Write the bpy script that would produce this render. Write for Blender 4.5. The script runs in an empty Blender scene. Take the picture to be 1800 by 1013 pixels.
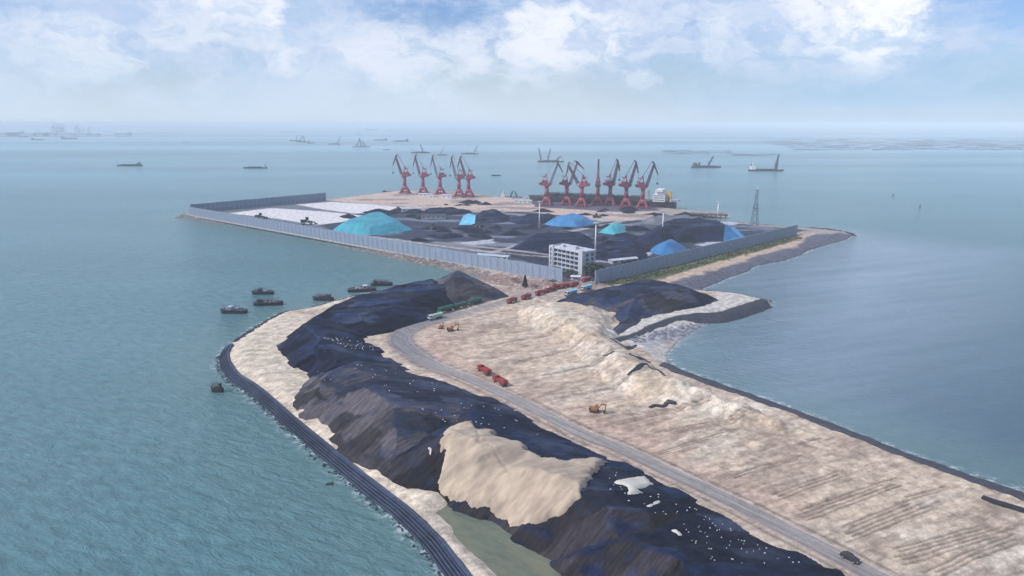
import bpy, math, random
import numpy as np
from mathutils import Vector, Matrix
rad = math.radians
sc = bpy.context.scene
col = sc.collection
random.seed(7)

# ------------------------------------------------------------------ camera
CAMH = 120.0
PITCH = rad(13.6)
cd = bpy.data.cameras.new('camera'); cam = bpy.data.objects.new('camera', cd); col.objects.link(cam)
cam.location = (0, 0, CAMH); cam.rotation_euler = (rad(90) - PITCH, 0, 0)
cd.lens = 24.0; cd.sensor_width = 36.0; cd.clip_start = 1.0; cd.clip_end = 150000
sc.camera = cam
# ------------------------------------------------------------------ light
SUN_EL, SUN_AZ = rad(44), rad(252)        # azimuth clockwise from +Y (camera looks along +Y): from the left, a little behind
sd = bpy.data.lights.new('sun', 'SUN'); sd.energy = 3.8; sd.angle = rad(0.7); sd.color = (1.0, 0.96, 0.93)
so = bpy.data.objects.new('sun', sd); col.objects.link(so)
sv = Vector((math.sin(SUN_AZ) * math.cos(SUN_EL), math.cos(SUN_AZ) * math.cos(SUN_EL), math.sin(SUN_EL)))
so.rotation_euler = sv.to_track_quat('Z', 'Y').to_euler()
so.location = (-200, -50, 300)
sc.view_settings.view_transform = 'Standard'; sc.view_settings.look = 'None'
sc.view_settings.gamma = 1.0; sc.view_settings.exposure = 0.12
sc.cycles.volume_bounces = 3
sc.cycles.max_bounces = 6

# ------------------------------------------------------------------ node helpers
class NT:
    def __init__(s, tree): s.t = tree; s.n = tree.nodes; s.l = tree.links
    def new(s, typ, **kw):
        n = s.n.new(typ)
        for k, v in kw.items():
            if k.startswith('_'): setattr(n, k[1:], v)
        return n
    def link(s, a, b): s.l.new(a, b)
    def val(s, sock, v):
        if hasattr(v, 'is_output') or isinstance(v, bpy.types.NodeSocket): s.l.new(v, sock)
        else: sock.default_value = v
    def math(s, op, a, b=0.0, c=None, clamp=False):
        n = s.n.new('ShaderNodeMath'); n.operation = op; n.use_clamp = clamp
        s.val(n.inputs[0], a); s.val(n.inputs[1], b)
        if c is not None: s.val(n.inputs[2], c)
        return n.outputs[0]
    def mix(s, f, a, b, typ='MIX'):
        n = s.n.new('ShaderNodeMix'); n.data_type = 'RGBA'; n.blend_type = typ
        s.val(n.inputs[0], f)
        for i, v in ((6, a), (7, b)):
            if isinstance(v, tuple) and len(v) == 3: v = v + (1,)
            s.val(n.inputs[i], v)
        return n.outputs[2]
    def noise(s, vec, scale, detail=4, rough=0.55, dist=0.0, typ='FBM'):
        n = s.n.new('ShaderNodeTexNoise'); n.inputs['Scale'].default_value = scale
        n.inputs['Detail'].default_value = detail; n.inputs['Roughness'].default_value = rough
        n.inputs['Distortion'].default_value = dist
        if vec is not None: s.l.new(vec, n.inputs['Vector'])
        return n.outputs[0]
    def ramp(s, f, lo, hi, a=0.0, b=1.0):
        n = s.n.new('ShaderNodeMapRange'); n.interpolation_type = 'SMOOTHSTEP'
        s.val(n.inputs[0], f); n.inputs[1].default_value = lo; n.inputs[2].default_value = hi
        n.inputs[3].default_value = a; n.inputs[4].default_value = b
        return n.outputs[0]
    def mapping(s, vec, rot=(0, 0, 0), scale=(1, 1, 1), loc=(0, 0, 0)):
        if any(rot):                                   # turn first, then stretch, so the streaks run along the turned axes
            n0 = s.n.new('ShaderNodeMapping'); s.l.new(vec, n0.inputs[0]); n0.inputs['Rotation'].default_value = rot; vec = n0.outputs[0]
        n = s.n.new('ShaderNodeMapping'); s.l.new(vec, n.inputs[0])
        n.inputs['Rotation'].default_value = (0, 0, 0); n.inputs['Scale'].default_value = scale; n.inputs['Location'].default_value = loc
        return n.outputs[0]

# ------------------------------------------------------------------ world: Nishita sky with soft cumulus
w = bpy.data.worlds.new('World'); sc.world = w; w.use_nodes = True
N = NT(w.node_tree); N.n.clear()
out = N.new('ShaderNodeOutputWorld'); bg = N.new('ShaderNodeBackground')
sky = N.new('ShaderNodeTexSky'); sky.sky_type = 'NISHITA'; sky.sun_disc = False
sky.sun_elevation = SUN_EL; sky.sun_rotation = SUN_AZ; sky.altitude = 100; sky.air_density = 1.0; sky.dust_density = 1.2; sky.ozone_density = 1.5
tc = N.new('ShaderNodeTexCoord')
sep = N.new('ShaderNodeSeparateXYZ'); N.link(tc.outputs['Generated'], sep.inputs[0])
az = N.math('ARCTAN2', sep.outputs[0], sep.outputs[1])      # 0 straight ahead, + right
el = N.math('ARCSINE', sep.outputs[2])
cv = N.new('ShaderNodeCombineXYZ'); N.link(az, cv.inputs[0]); N.link(N.math('MULTIPLY', el, 1.7), cv.inputs[1])
V = cv.outputs[0]
def sky_angle(u, v):
    x, y, z = (u - 900) / 1200, math.cos(PITCH) + (506.5 - v) / 1200 * math.sin(PITCH), -math.sin(PITCH) + (506.5 - v) / 1200 * math.cos(PITCH)
    return math.atan2(x, y), math.atan2(z, math.hypot(x, y))
wn = N.new('ShaderNodeTexNoise'); wn.inputs['Scale'].default_value = 11; wn.inputs['Detail'].default_value = 9; wn.inputs['Roughness'].default_value = .62
N.link(V, wn.inputs['Vector'])
wob = N.new('ShaderNodeVectorMath'); wob.operation = 'MULTIPLY_ADD'
N.link(wn.outputs['Color'], wob.inputs[0]); wob.inputs[1].default_value = (.16, .16, 0); N.link(V, wob.inputs[2])
W2 = wob.outputs[0]
def blob(u, v, ru, rv):                      # one cumulus: an ellipse on the sky with a billowed edge
    a, e = sky_angle(u, v)
    s = N.new('ShaderNodeVectorMath'); s.operation = 'SUBTRACT'; N.link(W2, s.inputs[0]); s.inputs[1].default_value = (a + .08, e * 1.7 + .08, 0.0)
    m = N.new('ShaderNodeVectorMath'); m.operation = 'MULTIPLY'; N.link(s.outputs[0], m.inputs[0])
    m.inputs[1].default_value = (1200 / ru, 1200 / rv / 1.7, 0)
    l = N.new('ShaderNodeVectorMath'); l.operation = 'LENGTH'; N.link(m.outputs[0], l.inputs[0])
    return l.outputs[1]
big = N.noise(V, 3.2, 7, .58)
fine = N.noise(W2, 13, 9, .66)
cover = N.ramp(N.math('ADD', N.math('MULTIPLY', big, .75), N.math('MULTIPLY', fine, .25)), .40, .56)
skc = N.mix(1.0, sky.outputs[0], (.087, .101, .134, 1), 'MULTIPLY')
cloudc = N.mix(N.ramp(fine, .35, .65), (.44, .59, .82, 1), (.62, .70, .87, 1))
c1 = N.mix(N.math('MULTIPLY', cover, .85), skc, cloudc)
blobs = [(985, 55, 120, 55, .8), (930, 95, 150, 60, .55), (1545, 35, 80, 80, 1.0), (1480, 0, 100, 40, .8), (430, 0, 60, 35, .9), (370, 30, 110, 50, .55), (490, 95, 35, 30, .7), (740, 105, 130, 55, .6),
         (60, 90, 130, 50, .45), (160, 55, 60, 25, .5), (1350, 110, 150, 80, .3), (1130, 135, 35, 18, .5), (190, 100, 50, 22, .4), (1250, 40, 200, 60, .35), (620, 90, 130, 60, .35)]
for (u, v, ru, rv, s) in blobs:
    d = blob(u, v, ru, rv)
    m = N.math('MULTIPLY', N.ramp(d, 1.15, .70), s)
    m = N.math('MULTIPLY', m, N.ramp(fine, .36, .58, .30, 1.0))
    c1 = N.mix(m, c1, (.92, .94, 1.0, 1) if s > .75 else (.80, .84, .94, 1))
low = N.ramp(el, 0.0, .145, 1.0, 0.0)
low2 = N.math('POWER', low, 1.6)
haz = N.mix(N.ramp(az, -.35, .5), (.58, .71, .85, 1), (.40, .59, .80, 1))
mid = N.ramp(N.math('ABSOLUTE', N.math('ADD', az, .03)), .0, .38, 1.0, 0.0)
haz = N.mix(N.math('MULTIPLY', mid, .9), haz, (.66, .75, .875, 1))
haz = N.mix(N.ramp(el, .045, .0, 0, .75), haz, (.60, .71, .84, 1))
c1 = N.mix(N.math('MULTIPLY', low2, .93), c1, haz)
N.link(c1, bg.inputs[0]); bg.inputs[1].default_value = 1.0
N.link(bg.outputs[0], out.inputs[0])

# ------------------------------------------------------------------ picture <-> world
cp, sp = math.cos(PITCH), math.sin(PITCH)
def at(u, v, z=0.0):
    """world point at height z seen at photo pixel (u, v) of 1800x1013"""
    a, b = (u - 900) / 1200, (506.5 - v) / 1200
    t = (CAMH - z) / (sp - b * cp)
    return (a * t, (cp + b * sp) * t, z)
def at2(u, v, z=0.0): return at(u, v, z)[:2]
def poly(pts, z=0.0): return np.array([at2(p[0], p[1], z) for p in pts])

# ------------------------------------------------------------------ numpy noise and distances
_rng = np.random.RandomState(3); _T = _rng.rand(256, 256)
def vnoise(x, y, s=1.0, o=0):
    x = np.asarray(x) / s + 37.3 + o * 11.7; y = np.asarray(y) / s + 91.1 + o * 5.3
    xi = np.floor(x).astype(int); yi = np.floor(y).astype(int); fx = x - xi; fy = y - yi
    fx = fx * fx * (3 - 2 * fx); fy = fy * fy * (3 - 2 * fy)
    g = lambda i, j: _T[i & 255, j & 255]
    return (g(xi, yi) * (1 - fx) + g(xi + 1, yi) * fx) * (1 - fy) + (g(xi, yi + 1) * (1 - fx) + g(xi + 1, yi + 1) * fx) * fy - .5
def fbm(x, y, s, n=4, o=0):
    r = 0; a = 1.0; t = 0
    for k in range(n):
        r = r + a * vnoise(x, y, s / 2 ** k, o + k * 3); t += a; a *= .5
    return r / t * 2      # about -1..1
def seg_d(x, y, a, b):
    dx, dy = b[0] - a[0], b[1] - a[1]; L = dx * dx + dy * dy + 1e-9
    t = np.clip(((x - a[0]) * dx + (y - a[1]) * dy) / L, 0, 1)
    return np.hypot(x - a[0] - t * dx, y - a[1] - t * dy)
def inside(x, y, P):
    r = np.zeros(x.shape, bool); n = len(P)
    for i in range(n):
        a, b = P[i], P[(i + 1) % n]
        if a[1] == b[1]: continue
        c = ((a[1] > y) != (b[1] > y)) & (x < (b[0] - a[0]) * (y - a[1]) / (b[1] - a[1]) + a[0])
        r ^= c
    return r
def sdist(x, y, P):
    d = np.full(x.shape, 1e9)
    for i in range(len(P)): d = np.minimum(d, seg_d(x, y, P[i], P[(i + 1) % len(P)]))
    return np.where(inside(x, y, P), d, -d)
def pdist(x, y, P):
    d = np.full(x.shape, 1e9)
    for i in range(len(P) - 1): d = np.minimum(d, seg_d(x, y, P[i], P[i + 1]))
    return d
def sstep(x, a, b):
    t = np.clip((x - a) / (b - a), 0, 1); return t * t * (3 - 2 * t)
def smin(a, b, k):
    h = np.clip(.5 + .5 * (b - a) / k, 0, 1); return b * (1 - h) + a * h - k * h * (1 - h)

# ------------------------------------------------------------------ object helpers
def tag(o, label=None, cat=None, group=None, kind=None):
    if label: o['label'] = label
    if cat: o['category'] = cat
    if group: o['group'] = group
    if kind: o['kind'] = kind
    return o
def np_mesh(name, V, F, mats, colr=None, smooth=True, parent=None, extra=None, loc=None):
    """V (n,3), F (m,4) quads"""
    V = np.asarray(V, dtype=np.float64)
    if loc is not None: V = V - np.array(loc)
    me = bpy.data.meshes.new(name)
    me.vertices.add(len(V)); me.vertices.foreach_set('co', V.astype(np.float32).ravel())
    F = np.asarray(F, dtype=np.int32); k = F.shape[1]
    me.loops.add(F.size); me.loops.foreach_set('vertex_index', F.ravel())
    me.polygons.add(len(F)); me.polygons.foreach_set('loop_start', np.arange(0, F.size, k, dtype=np.int32))
    me.polygons.foreach_set('loop_total', np.full(len(F), k, dtype=np.int32))
    me.polygons.foreach_set('use_smooth', np.full(len(F), smooth))
    for m in (mats if isinstance(mats, list) else [mats]): me.materials.append(m)
    if colr is not None:
        a = me.color_attributes.new('tone', 'FLOAT_COLOR', 'POINT')
        c = np.ones((len(V), 4), np.float32); c[:, :3] = colr; a.data.foreach_set('color', c.ravel())
    for k2, arr in (extra or {}).items():
        a = me.attributes.new(k2, 'FLOAT', 'POINT'); a.data.foreach_set('value', arr.astype(np.float32))
    me.update(); me.validate()
    o = bpy.data.objects.new(name, me); col.objects.link(o)
    if loc is not None: o.location = loc
    if parent: o.parent = parent
    return o
def grid_faces(nx, ny, keep):
    """keep: bool (ny,nx) of vertices; faces where any corner is kept -> (F, used index map)"""
    i = np.arange(ny * nx).reshape(ny, nx)
    F = np.stack([i[:-1, :-1], i[:-1, 1:], i[1:, 1:], i[1:, :-1]], -1).reshape(-1, 4)
    k = keep.ravel()
    F = F[k[F].any(1)]
    used, inv = np.unique(F, return_inverse=True)
    return inv.reshape(-1, 4), used

class MB:
    """collects simple solids and links them as ONE mesh"""
    def __init__(s): s.v = []; s.f = []; s.sm = []
    def add(s, vs, fs, smooth=False):
        b = len(s.v); s.v += [tuple(v) for v in vs]
        s.f += [tuple(b + i for i in f) for f in fs]; s.sm += [smooth] * len(fs)
        return s
    def box(s, c, d, rz=0.0, taper=1.0, M=None):
        x, y, z = d[0] / 2, d[1] / 2, d[2] / 2; vs = []
        for k, (sx, sy, sz) in enumerate([(-1, -1, -1), (1, -1, -1), (1, 1, -1), (-1, 1, -1), (-1, -1, 1), (1, -1, 1), (1, 1, 1), (-1, 1, 1)]):
            t = taper if sz > 0 else 1.0
            p = Vector((sx * x * t, sy * y * t, sz * z))
            if rz: p = Matrix.Rotation(rz, 3, 'Z') @ p
            if M: p = M @ p
            vs.append(p + Vector(c))
        return s.add(vs, [(0, 3, 2, 1), (4, 5, 6, 7), (0, 1, 5, 4), (1, 2, 6, 5), (2, 3, 7, 6), (3, 0, 4, 7)])
    def tube(s, a, b, r0, r1=None, n=6, cap=True):
        r1 = r0 if r1 is None else r1
        a, b = Vector(a), Vector(b); d = (b - a)
        if d.length < 1e-6: return s
        q = d.to_track_quat('Z', 'Y'); vs = []
        for p, r in ((a, r0), (b, r1)):
            for i in range(n):
                t = 2 * math.pi * i / n + math.pi / 4
                vs.append(p + q @ Vector((r * math.cos(t), r * math.sin(t), 0)))
        fs = [(i, (i + 1) % n, n + (i + 1) % n, n + i) for i in range(n)]
        if cap: fs += [tuple(range(n - 1, -1, -1)), tuple(range(n, 2 * n))]
        return s.add(vs, fs, n > 6)
    def prism(s, prof, axis0, axis1, thick, c=(0, 0, 0)):
        """2-D outline prof swept by vector thick; axis0/axis1 span the outline plane"""
        A, B, T, C = Vector(axis0), Vector(axis1), Vector(thick), Vector(c); n = len(prof)
        vs = [C + A * p[0] + B * p[1] - T / 2 for p in prof] + [C + A * p[0] + B * p[1] + T / 2 for p in prof]
        fs = [tuple(range(n - 1, -1, -1)), tuple(range(n, 2 * n))] + [(i, (i + 1) % n, n + (i + 1) % n, n + i) for i in range(n)]
        return s.add(vs, fs)
    def lattice(s, a, b, w0, w1, n, r, up=(0, 0, 1)):
        """open four-chord truss from a to b"""
        a, b = Vector(a), Vector(b); d = (b - a).normalized(); x = d.cross(Vector(up))
        if x.length < .1: x = d.cross(Vector((1, 0, 0)))
        x.normalize(); y = d.cross(x).normalized(); P = []
        for i in range(n + 1):
            t = i / n; c = a.lerp(b, t); w_ = (w0 + (w1 - w0) * t) / 2
            P.append([c + x * w_ * sx + y * w_ * sy for sx, sy in ((-1, -1), (1, -1), (1, 1), (-1, 1))])
        for k in range(4): s.tube(P[0][k], P[n][k], r * 1.4, r * 1.4, 4)
        for i in range(n):
            for k in range(4):
                k2 = (k + 1) % 4
                s.tube(P[i][k], P[i + 1][k2] if i % 2 else P[i + 1][k], r, r, 4) if False else s.tube(P[i][k if i % 2 else k2], P[i + 1][k2 if i % 2 else k], r, r, 4)
        return s
    def build(s, name, m, parent=None, loc=None):
        me = bpy.data.meshes.new(name); me.from_pydata(s.v, [], s.f); me.materials.append(m)
        me.polygons.foreach_set('use_smooth', s.sm); me.update()
        o = bpy.data.objects.new(name, me); col.objects.link(o)
        if parent: o.parent = parent
        if loc is not None: o.location = loc
        return o
def empty(name, loc=(0, 0, 0), rz=0.0, **kw):
    o = bpy.data.objects.new(name, None); col.objects.link(o); o.location = loc; o.rotation_euler = (0, 0, rz); o.empty_display_size = 1
    return tag(o, **kw)
def copy_tree(o, parent=None):
    c = o.copy(); col.objects.link(c)
    if parent: c.parent = parent
    for ch in list(o.children): copy_tree(ch, c)
    return c
def place(proto, used, loc, rz, label, scale=1.0):
    o = copy_tree(proto) if used else proto
    o.location = loc; o.rotation_euler = (0, 0, rz); o.scale = (scale,) * 3; o['label'] = label
    return o

_ta, _tb = at2(1430, 922, 3.6), at2(1590, 862, 3.6); TANG = math.atan2(_tb[1] - _ta[1], _tb[0] - _ta[0]); print('TANG', math.degrees(TANG))
# ------------------------------------------------------------------ materials
def mat(name, c, rough=.7, c2=None, scale=1.0, amt=.5, bump=0.0, bscale=None, metal=0.0, detail=5, stretch=None, rot=0.0):
    m = bpy.data.materials.new(name); m.use_nodes = True; n = NT(m.node_tree)
    b = n.n['Principled BSDF']; b.inputs['Roughness'].default_value = rough; b.inputs['Metallic'].default_value = metal
    t = n.new('ShaderNodeTexCoord').outputs['Object']
    if stretch: t = n.mapping(t, rot=(0, 0, rot), scale=stretch)
    c2 = c2 or tuple(x * .6 for x in c)
    f = n.noise(t, scale, detail, .6)
    n.link(n.mix(n.ramp(f, .5 - amt / 2, .5 + amt / 2), tuple(c), tuple(c2)), b.inputs['Base Color'])
    if bump:
        bm = n.new('ShaderNodeBump'); bm.inputs['Strength'].default_value = 1; bm.inputs['Distance'].default_value = bump
        n.link(n.noise(t, bscale or scale * 3, 6, .6), bm.inputs['Height']); n.link(bm.outputs[0], b.inputs['Normal'])
    return m
def attr_mat(name, rough=.95, s1=.25, amt=.35, bump=.15, bs=1.0, streak=None):
    """base colour from the mesh's own ground colours, broken up by noise"""
    m = bpy.data.materials.new(name); m.use_nodes = True; n = NT(m.node_tree)
    b = n.n['Principled BSDF']; b.inputs['Roughness'].default_value = rough; b.inputs['Specular IOR Level'].default_value = .25
    a = n.new('ShaderNodeAttribute'); a.attribute_name = 'tone'
    P = n.new('ShaderNodeNewGeometry').outputs['Position']
    f = n.noise(P, s1, 8, .65)
    k = n.ramp(f, .3, .7, 1 - amt, 1 + amt * .6)
    f2 = n.noise(P, s1 * 7, 5, .7); k = n.math('MULTIPLY', k, n.ramp(f2, .3, .7, 1 - amt * .6, 1 + amt * .4))
    if streak:
        st = n.mapping(P, rot=(0, 0, streak[0]), scale=(streak[1], streak[2], 1))
        k = n.math('MULTIPLY', k, n.ramp(n.noise(st, 1.0, 5, .6), .35, .65, .80, 1.1))
    cc = n.new('ShaderNodeCombineXYZ'); [n.link(k, cc.inputs[i]) for i in range(3)]
    n.link(n.mix(1.0, a.outputs['Color'], cc.outputs[0], 'MULTIPLY'), b.inputs['Base Color'])
    bm = n.new('ShaderNodeBump'); bm.inputs['Distance'].default_value = bump * 3
    n.link(n.noise(P, bs * .5, 9, .72), bm.inputs['Height']); n.link(bm.outputs[0], b.inputs['Normal'])
    return m
def coal_mat(name, top=(.008, .014, .036), side=(.040, .036, .042), rotz=0.0):
    """coal: bluish net-covered flats, dusty brown-grey on the steep faces, streaked down the slope"""
    m = bpy.data.materials.new(name); m.use_nodes = True; n = NT(m.node_tree)
    b = n.n['Principled BSDF']; b.inputs['Roughness'].default_value = .9; b.inputs['Specular IOR Level'].default_value = .12
    g = n.new('ShaderNodeNewGeometry'); P = g.outputs['Position']
    s = n.new('ShaderNodeSeparateXYZ'); n.link(g.outputs['Normal'], s.inputs[0])
    big = n.noise(P, .035, 5, .6)
    steep = n.ramp(n.math('ADD', s.outputs[2], n.math('MULTIPLY', n.math('SUBTRACT', big, .5), .35)), .93, .84)
    st = n.mapping(P, rot=(0, 0, rotz), scale=(.08, .9, .25))
    stre = n.noise(st, 1.0, 6, .65)
    sidec = n.mix(n.ramp(stre, .3, .7), tuple(x * .55 for x in side), tuple(x * 1.35 for x in side))
    topc = n.mix(n.ramp(n.noise(P, .25, 6, .65), .3, .7), tuple(x * .6 for x in top), tuple(x * 1.5 for x in top))
    dusty = n.mix(n.ramp(n.noise(P, .06, 5, .6), .45, .7), topc, (.034, .040, .064, 1))
    gr = n.noise(P, 1.1, 6, .75)
    lum = n.mix(n.ramp(gr, .55, .72), (1, 1, 1, 1), (2.0, 1.9, 1.8, 1))
    ca = n.new('ShaderNodeAttribute'); ca.attribute_name = 'cover'; cov = n.ramp(ca.outputs['Fac'], .1, .9, .62, 1.75); c3 = n.new('ShaderNodeCombineXYZ'); [n.link(cov, c3.inputs[i]) for i in range(3)]
    bc = n.mix(1.0, n.mix(steep, dusty, sidec), c3.outputs[0], 'MULTIPLY')
    n.link(n.mix(1.0, bc, lum, 'MULTIPLY'), b.inputs['Base Color'])
    bm = n.new('ShaderNodeBump'); bm.inputs['Distance'].default_value = .35
    h = n.math('ADD', n.math('MULTIPLY', stre, 1.4), n.math('MULTIPLY', n.noise(P, .55, 9, .75), 1.8))
    n.link(h, bm.inputs['Height']); n.link(bm.outputs[0], b.inputs['Normal'])
    return m
def stripe_mat(name, c, c2, freq, axis='X', rough=.6):
    m = mat(name, c, rough); n = NT(m.node_tree); b = n.n['Principled BSDF']
    t = n.new('ShaderNodeTexCoord').outputs['Object']
    wv = n.new('ShaderNodeTexWave'); wv.bands_direction = axis; wv.inputs['Scale'].default_value = freq; wv.inputs['Distortion'].default_value = .3
    n.link(t, wv.inputs[0])
    f = n.math('MULTIPLY', wv.outputs[1], n.ramp(n.noise(t, .12, 5, .6), .3, .7, .5, 1.0))
    n.link(n.mix(f, tuple(c), tuple(c2)), b.inputs['Base Color'])
    return m
def tarp_mat(name, c, c2):
    return mat(name, c, .6, c2, .10, .35, bump=.9, bscale=.22, stretch=(1, .45, .6), detail=8)

M = dict(
    ground=attr_mat('ground', streak=(-TANG, .14, .6)),
    road=None,
    coal=coal_mat('coal', rotz=rad(-40)),
    coal_brown=coal_mat('coal_brown', top=(.018, .023, .042), side=(.060, .053, .060), rotz=rad(-40)),
    coal_navy=coal_mat('coal_navy', top=(.009, .016, .042), side=(.007, .009, .022), rotz=rad(-40)),
    coal_black=coal_mat('coal_black', top=(.006, .011, .030), side=(.024, .020, .024), rotz=rad(-40)),
    coal_dark=coal_mat('coal_dark', top=(.006, .010, .032), side=(.007, .011, .030), rotz=rad(-30)),
    sand=mat('dumped_sand', (.46, .365, .27), .95, (.30, .23, .175), .5, .35, bump=.6, bscale=.35, rot=rad(-40), stretch=(.12, .55, .3)),
    pale_sand=mat('pale_sand', (.56, .54, .49), .95, (.5, .44, .36), .3, .6, bump=.2),
    red=mat('red_paint', (.34, .03, .04), .6, (.20, .04, .04), .3, .7),
    red_dark=mat('dark_red_paint', (.22, .025, .04), .55, (.14, .02, .03), .3, .7),
    pinkred=mat('crane_red', (.33, .05, .085), .6, (.22, .035, .065), .2, .7),
    cranegrey=mat('crane_boom_paint', (.16, .07, .11), .6, (.10, .05, .09), .2, .7),
    black=mat('black_rubber', (.02, .02, .025), .7, (.035, .03, .03), 1.0),
    liner=mat('black_liner', (.006, .007, .012), .95, (.02, .02, .03), .3),
    dark=mat('dark_steel', (.035, .04, .05), .55, (.06, .045, .04), .4),
    hull=mat('dark_hull', (.012, .015, .028), .6, (.03, .024, .03), .15),
    hullblue=mat('blue_grey_hull', (.05, .07, .12), .55, (.08, .08, .11), .1),
    white=mat('white_paint', (.72, .72, .72), .5, (.55, .55, .56), .3, .8),
    offwhite=mat('weathered_white', (.50, .52, .56), .6, (.34, .36, .40), .3, .5, stretch=(1, 1, .25)),
    yellow=mat('yellow_paint', (.55, .36, .06), .5, (.4, .24, .05), .3),
    orange=mat('orange_paint', (.34, .13, .05), .6, (.20, .09, .05), .5),
    green=mat('green_paint', (.03, .11, .06), .6, (.02, .07, .045), .5),
    green_tarp=tarp_mat('green_tarp', (.02, .085, .075), (.01, .045, .045)),
    lightgreen=tarp_mat('pale_green_tarp', (.28, .50, .34), (.18, .38, .26)),
    bluep=mat('blue_paint', (.06, .25, .48), .5, (.04, .16, .36), .5),
    teal=tarp_mat('teal_tarp', (.03, .31, .37), (.03, .20, .28)),
    skyblue=tarp_mat('bright_blue_tarp', (.03, .21, .42), (.03, .13, .30)),
    deepblue=tarp_mat('deep_blue_tarp', (.02, .15, .34), (.02, .10, .24)),
    seagreen=tarp_mat('sea_green_tarp', (.04, .36, .40), (.04, .24, .30)),
    aqua=tarp_mat('pale_aqua_tarp', (.16, .50, .66), (.09, .36, .52)),
    glass=mat('window_glass', (.03, .045, .07), .15, (.05, .07, .1), .5),
    steel=mat('galvanised_steel', (.42, .45, .50), .5, (.30, .33, .38), .5),
    concrete=mat('concrete', (.42, .41, .40), .9, (.3, .29, .29), .2, bump=.05),
    rock=mat('shore_rock', (.34, .29, .25), .95, (.15, .13, .13), .35, .6, bump=.15),
    greyrock=mat('grey_rock', (.30, .31, .35), .95, (.12, .13, .16), .35, .6, bump=.15),
    darkrock=mat('dark_rock', (.020, .025, .042), .9, (.045, .047, .060), .4, .6, bump=.15),
    bag=mat('white_sandbag', (.75, .76, .78), .8, (.6, .6, .62), 2.0),
    trunk=mat('bark', (.10, .07, .05), .9),
    leaf=mat('leaf_green', (.030, .055, .022), .7, (.06, .09, .03), .3, .8),
    leafdark=mat('dark_leaf', (.012, .028, .018), .7, (.03, .05, .025), .5, .8),
    grassm=mat('scrub_green', (.05, .085, .03), .8, (.15, .15, .07), .08, .6),
    fence=stripe_mat('dust_screen', (.19, .24, .33), (.29, .34, .43), .55),
    fencefar=stripe_mat('far_dust_screen', (.10, .17, .25), (.17, .24, .33), .5),
    post=mat('fence_post', (.33, .37, .44), .6, (.22, .26, .33), .3),
    sheet=mat('black_plastic', (.012, .014, .02), .35, (.03, .03, .04), .5, bump=.1),
)

# ------------------------------------------------------------------ the land: one height function, in metres
LAND = poly([(905, 1200), (850, 1100), (782, 1012), (745, 962), (690, 907), (640, 867), (560, 800), (500, 748), (440, 693), (403, 668), (386, 645), (384, 628), (392, 614), (415, 598), (450, 574), (490, 552), (540, 543), (575, 533), (620, 521), (680, 509), (740, 499), (775, 496),
    (815, 493), (845, 490), (855, 487), (820, 481), (780, 472), (700, 455), (620, 436), (560, 423), (480, 407), (400, 394), (340, 386), (308, 381), (335, 377), (400, 369), (480, 361), (572, 352), (620, 347), (660, 342), (700, 337), (760, 337), (830, 341), (870, 348), (930, 351), (950, 355), (1040, 358), (1130, 362), (1160, 367),
    (1215, 372), (1280, 376), (1279, 382), (1200, 384), (1215, 388), (1300, 394), (1400, 403), (1460, 406), (1503, 413), (1480, 424), (1450, 432), (1420, 441), (1408, 449), (1370, 461), (1330, 467), (1312, 479), (1285, 487), (1262, 497), (1232, 508), (1245, 513), (1300, 519), (1357, 530), (1330, 546), (1285, 558), (1235, 569), (1222, 580), (1200, 594),
    (1180, 610), (1173, 625), (1180, 640), (1210, 655), (1260, 672), (1330, 697), (1430, 732), (1520, 768), (1600, 799), (1700, 834), (1800, 866), (2100, 970), (2600, 1150), (2600, 1400), (1300, 1400)])
POND = poly([(792, 880), (850, 896), (880, 905), (912, 930), (955, 948), (1005, 984), (1035, 1013), (1065, 1060), (1000, 1120), (930, 1080), (885, 1013), (850, 985), (822, 962), (806, 940), (788, 918), (768, 897)], 2.4)
ROAD_C = [(1700, 1090), (1610, 1046), (1535, 1011), (1475, 979), (1412, 946), (1350, 915), (1250, 864), (1175, 829), (1088, 788), (1025, 764), (962, 731), (887, 694), (830, 668), (760, 641), (722, 618), (704, 601), (707, 587), (732, 572), (787, 557), (837, 545), (887, 530), (925, 517), (975, 507), (1015, 493), (1030, 480), (1010, 455), (880, 438), (760, 426)]
ROAD_W = poly(ROAD_C, 3.6)
MOUND = poly([(905, 552), (945, 540), (1010, 540), (1075, 553), (1078, 590), (1100, 610), (1165, 655), (1240, 690), (1330, 722), (1440, 765), (1380, 765), (1280, 735), (1180, 715), (1090, 690), (1040, 650), (1010, 615), (960, 585)], 3.6)
SPITW = poly([(1060, 600), (1105, 562), (1230, 538), (1265, 520), (1225, 510), (1300, 519), (1357, 530), (1300, 550), (1205, 585), (1180, 612), (1173, 640), (1105, 610)], 2.0)
PORTA = poly([(330, 377), (572, 352), (700, 337), (1160, 360), (1430, 403), (1050, 500), (1030, 490), (990, 497), (680, 437)], 3.5)
NECK = poly([(845, 492), (780, 470), (990, 490), (1060, 500), (1100, 505), (1060, 520), (950, 530), (880, 522)], 3.5)
WALLP = poly([(905, 1200), (850, 1103), (784, 1013), (747, 963), (692, 908), (642, 868), (562, 801), (502, 749), (442, 694), (405, 669), (389, 645), (387, 628), (395, 613)], 0)
TR = []                                     # vehicle tracks pressed in the sand
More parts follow.
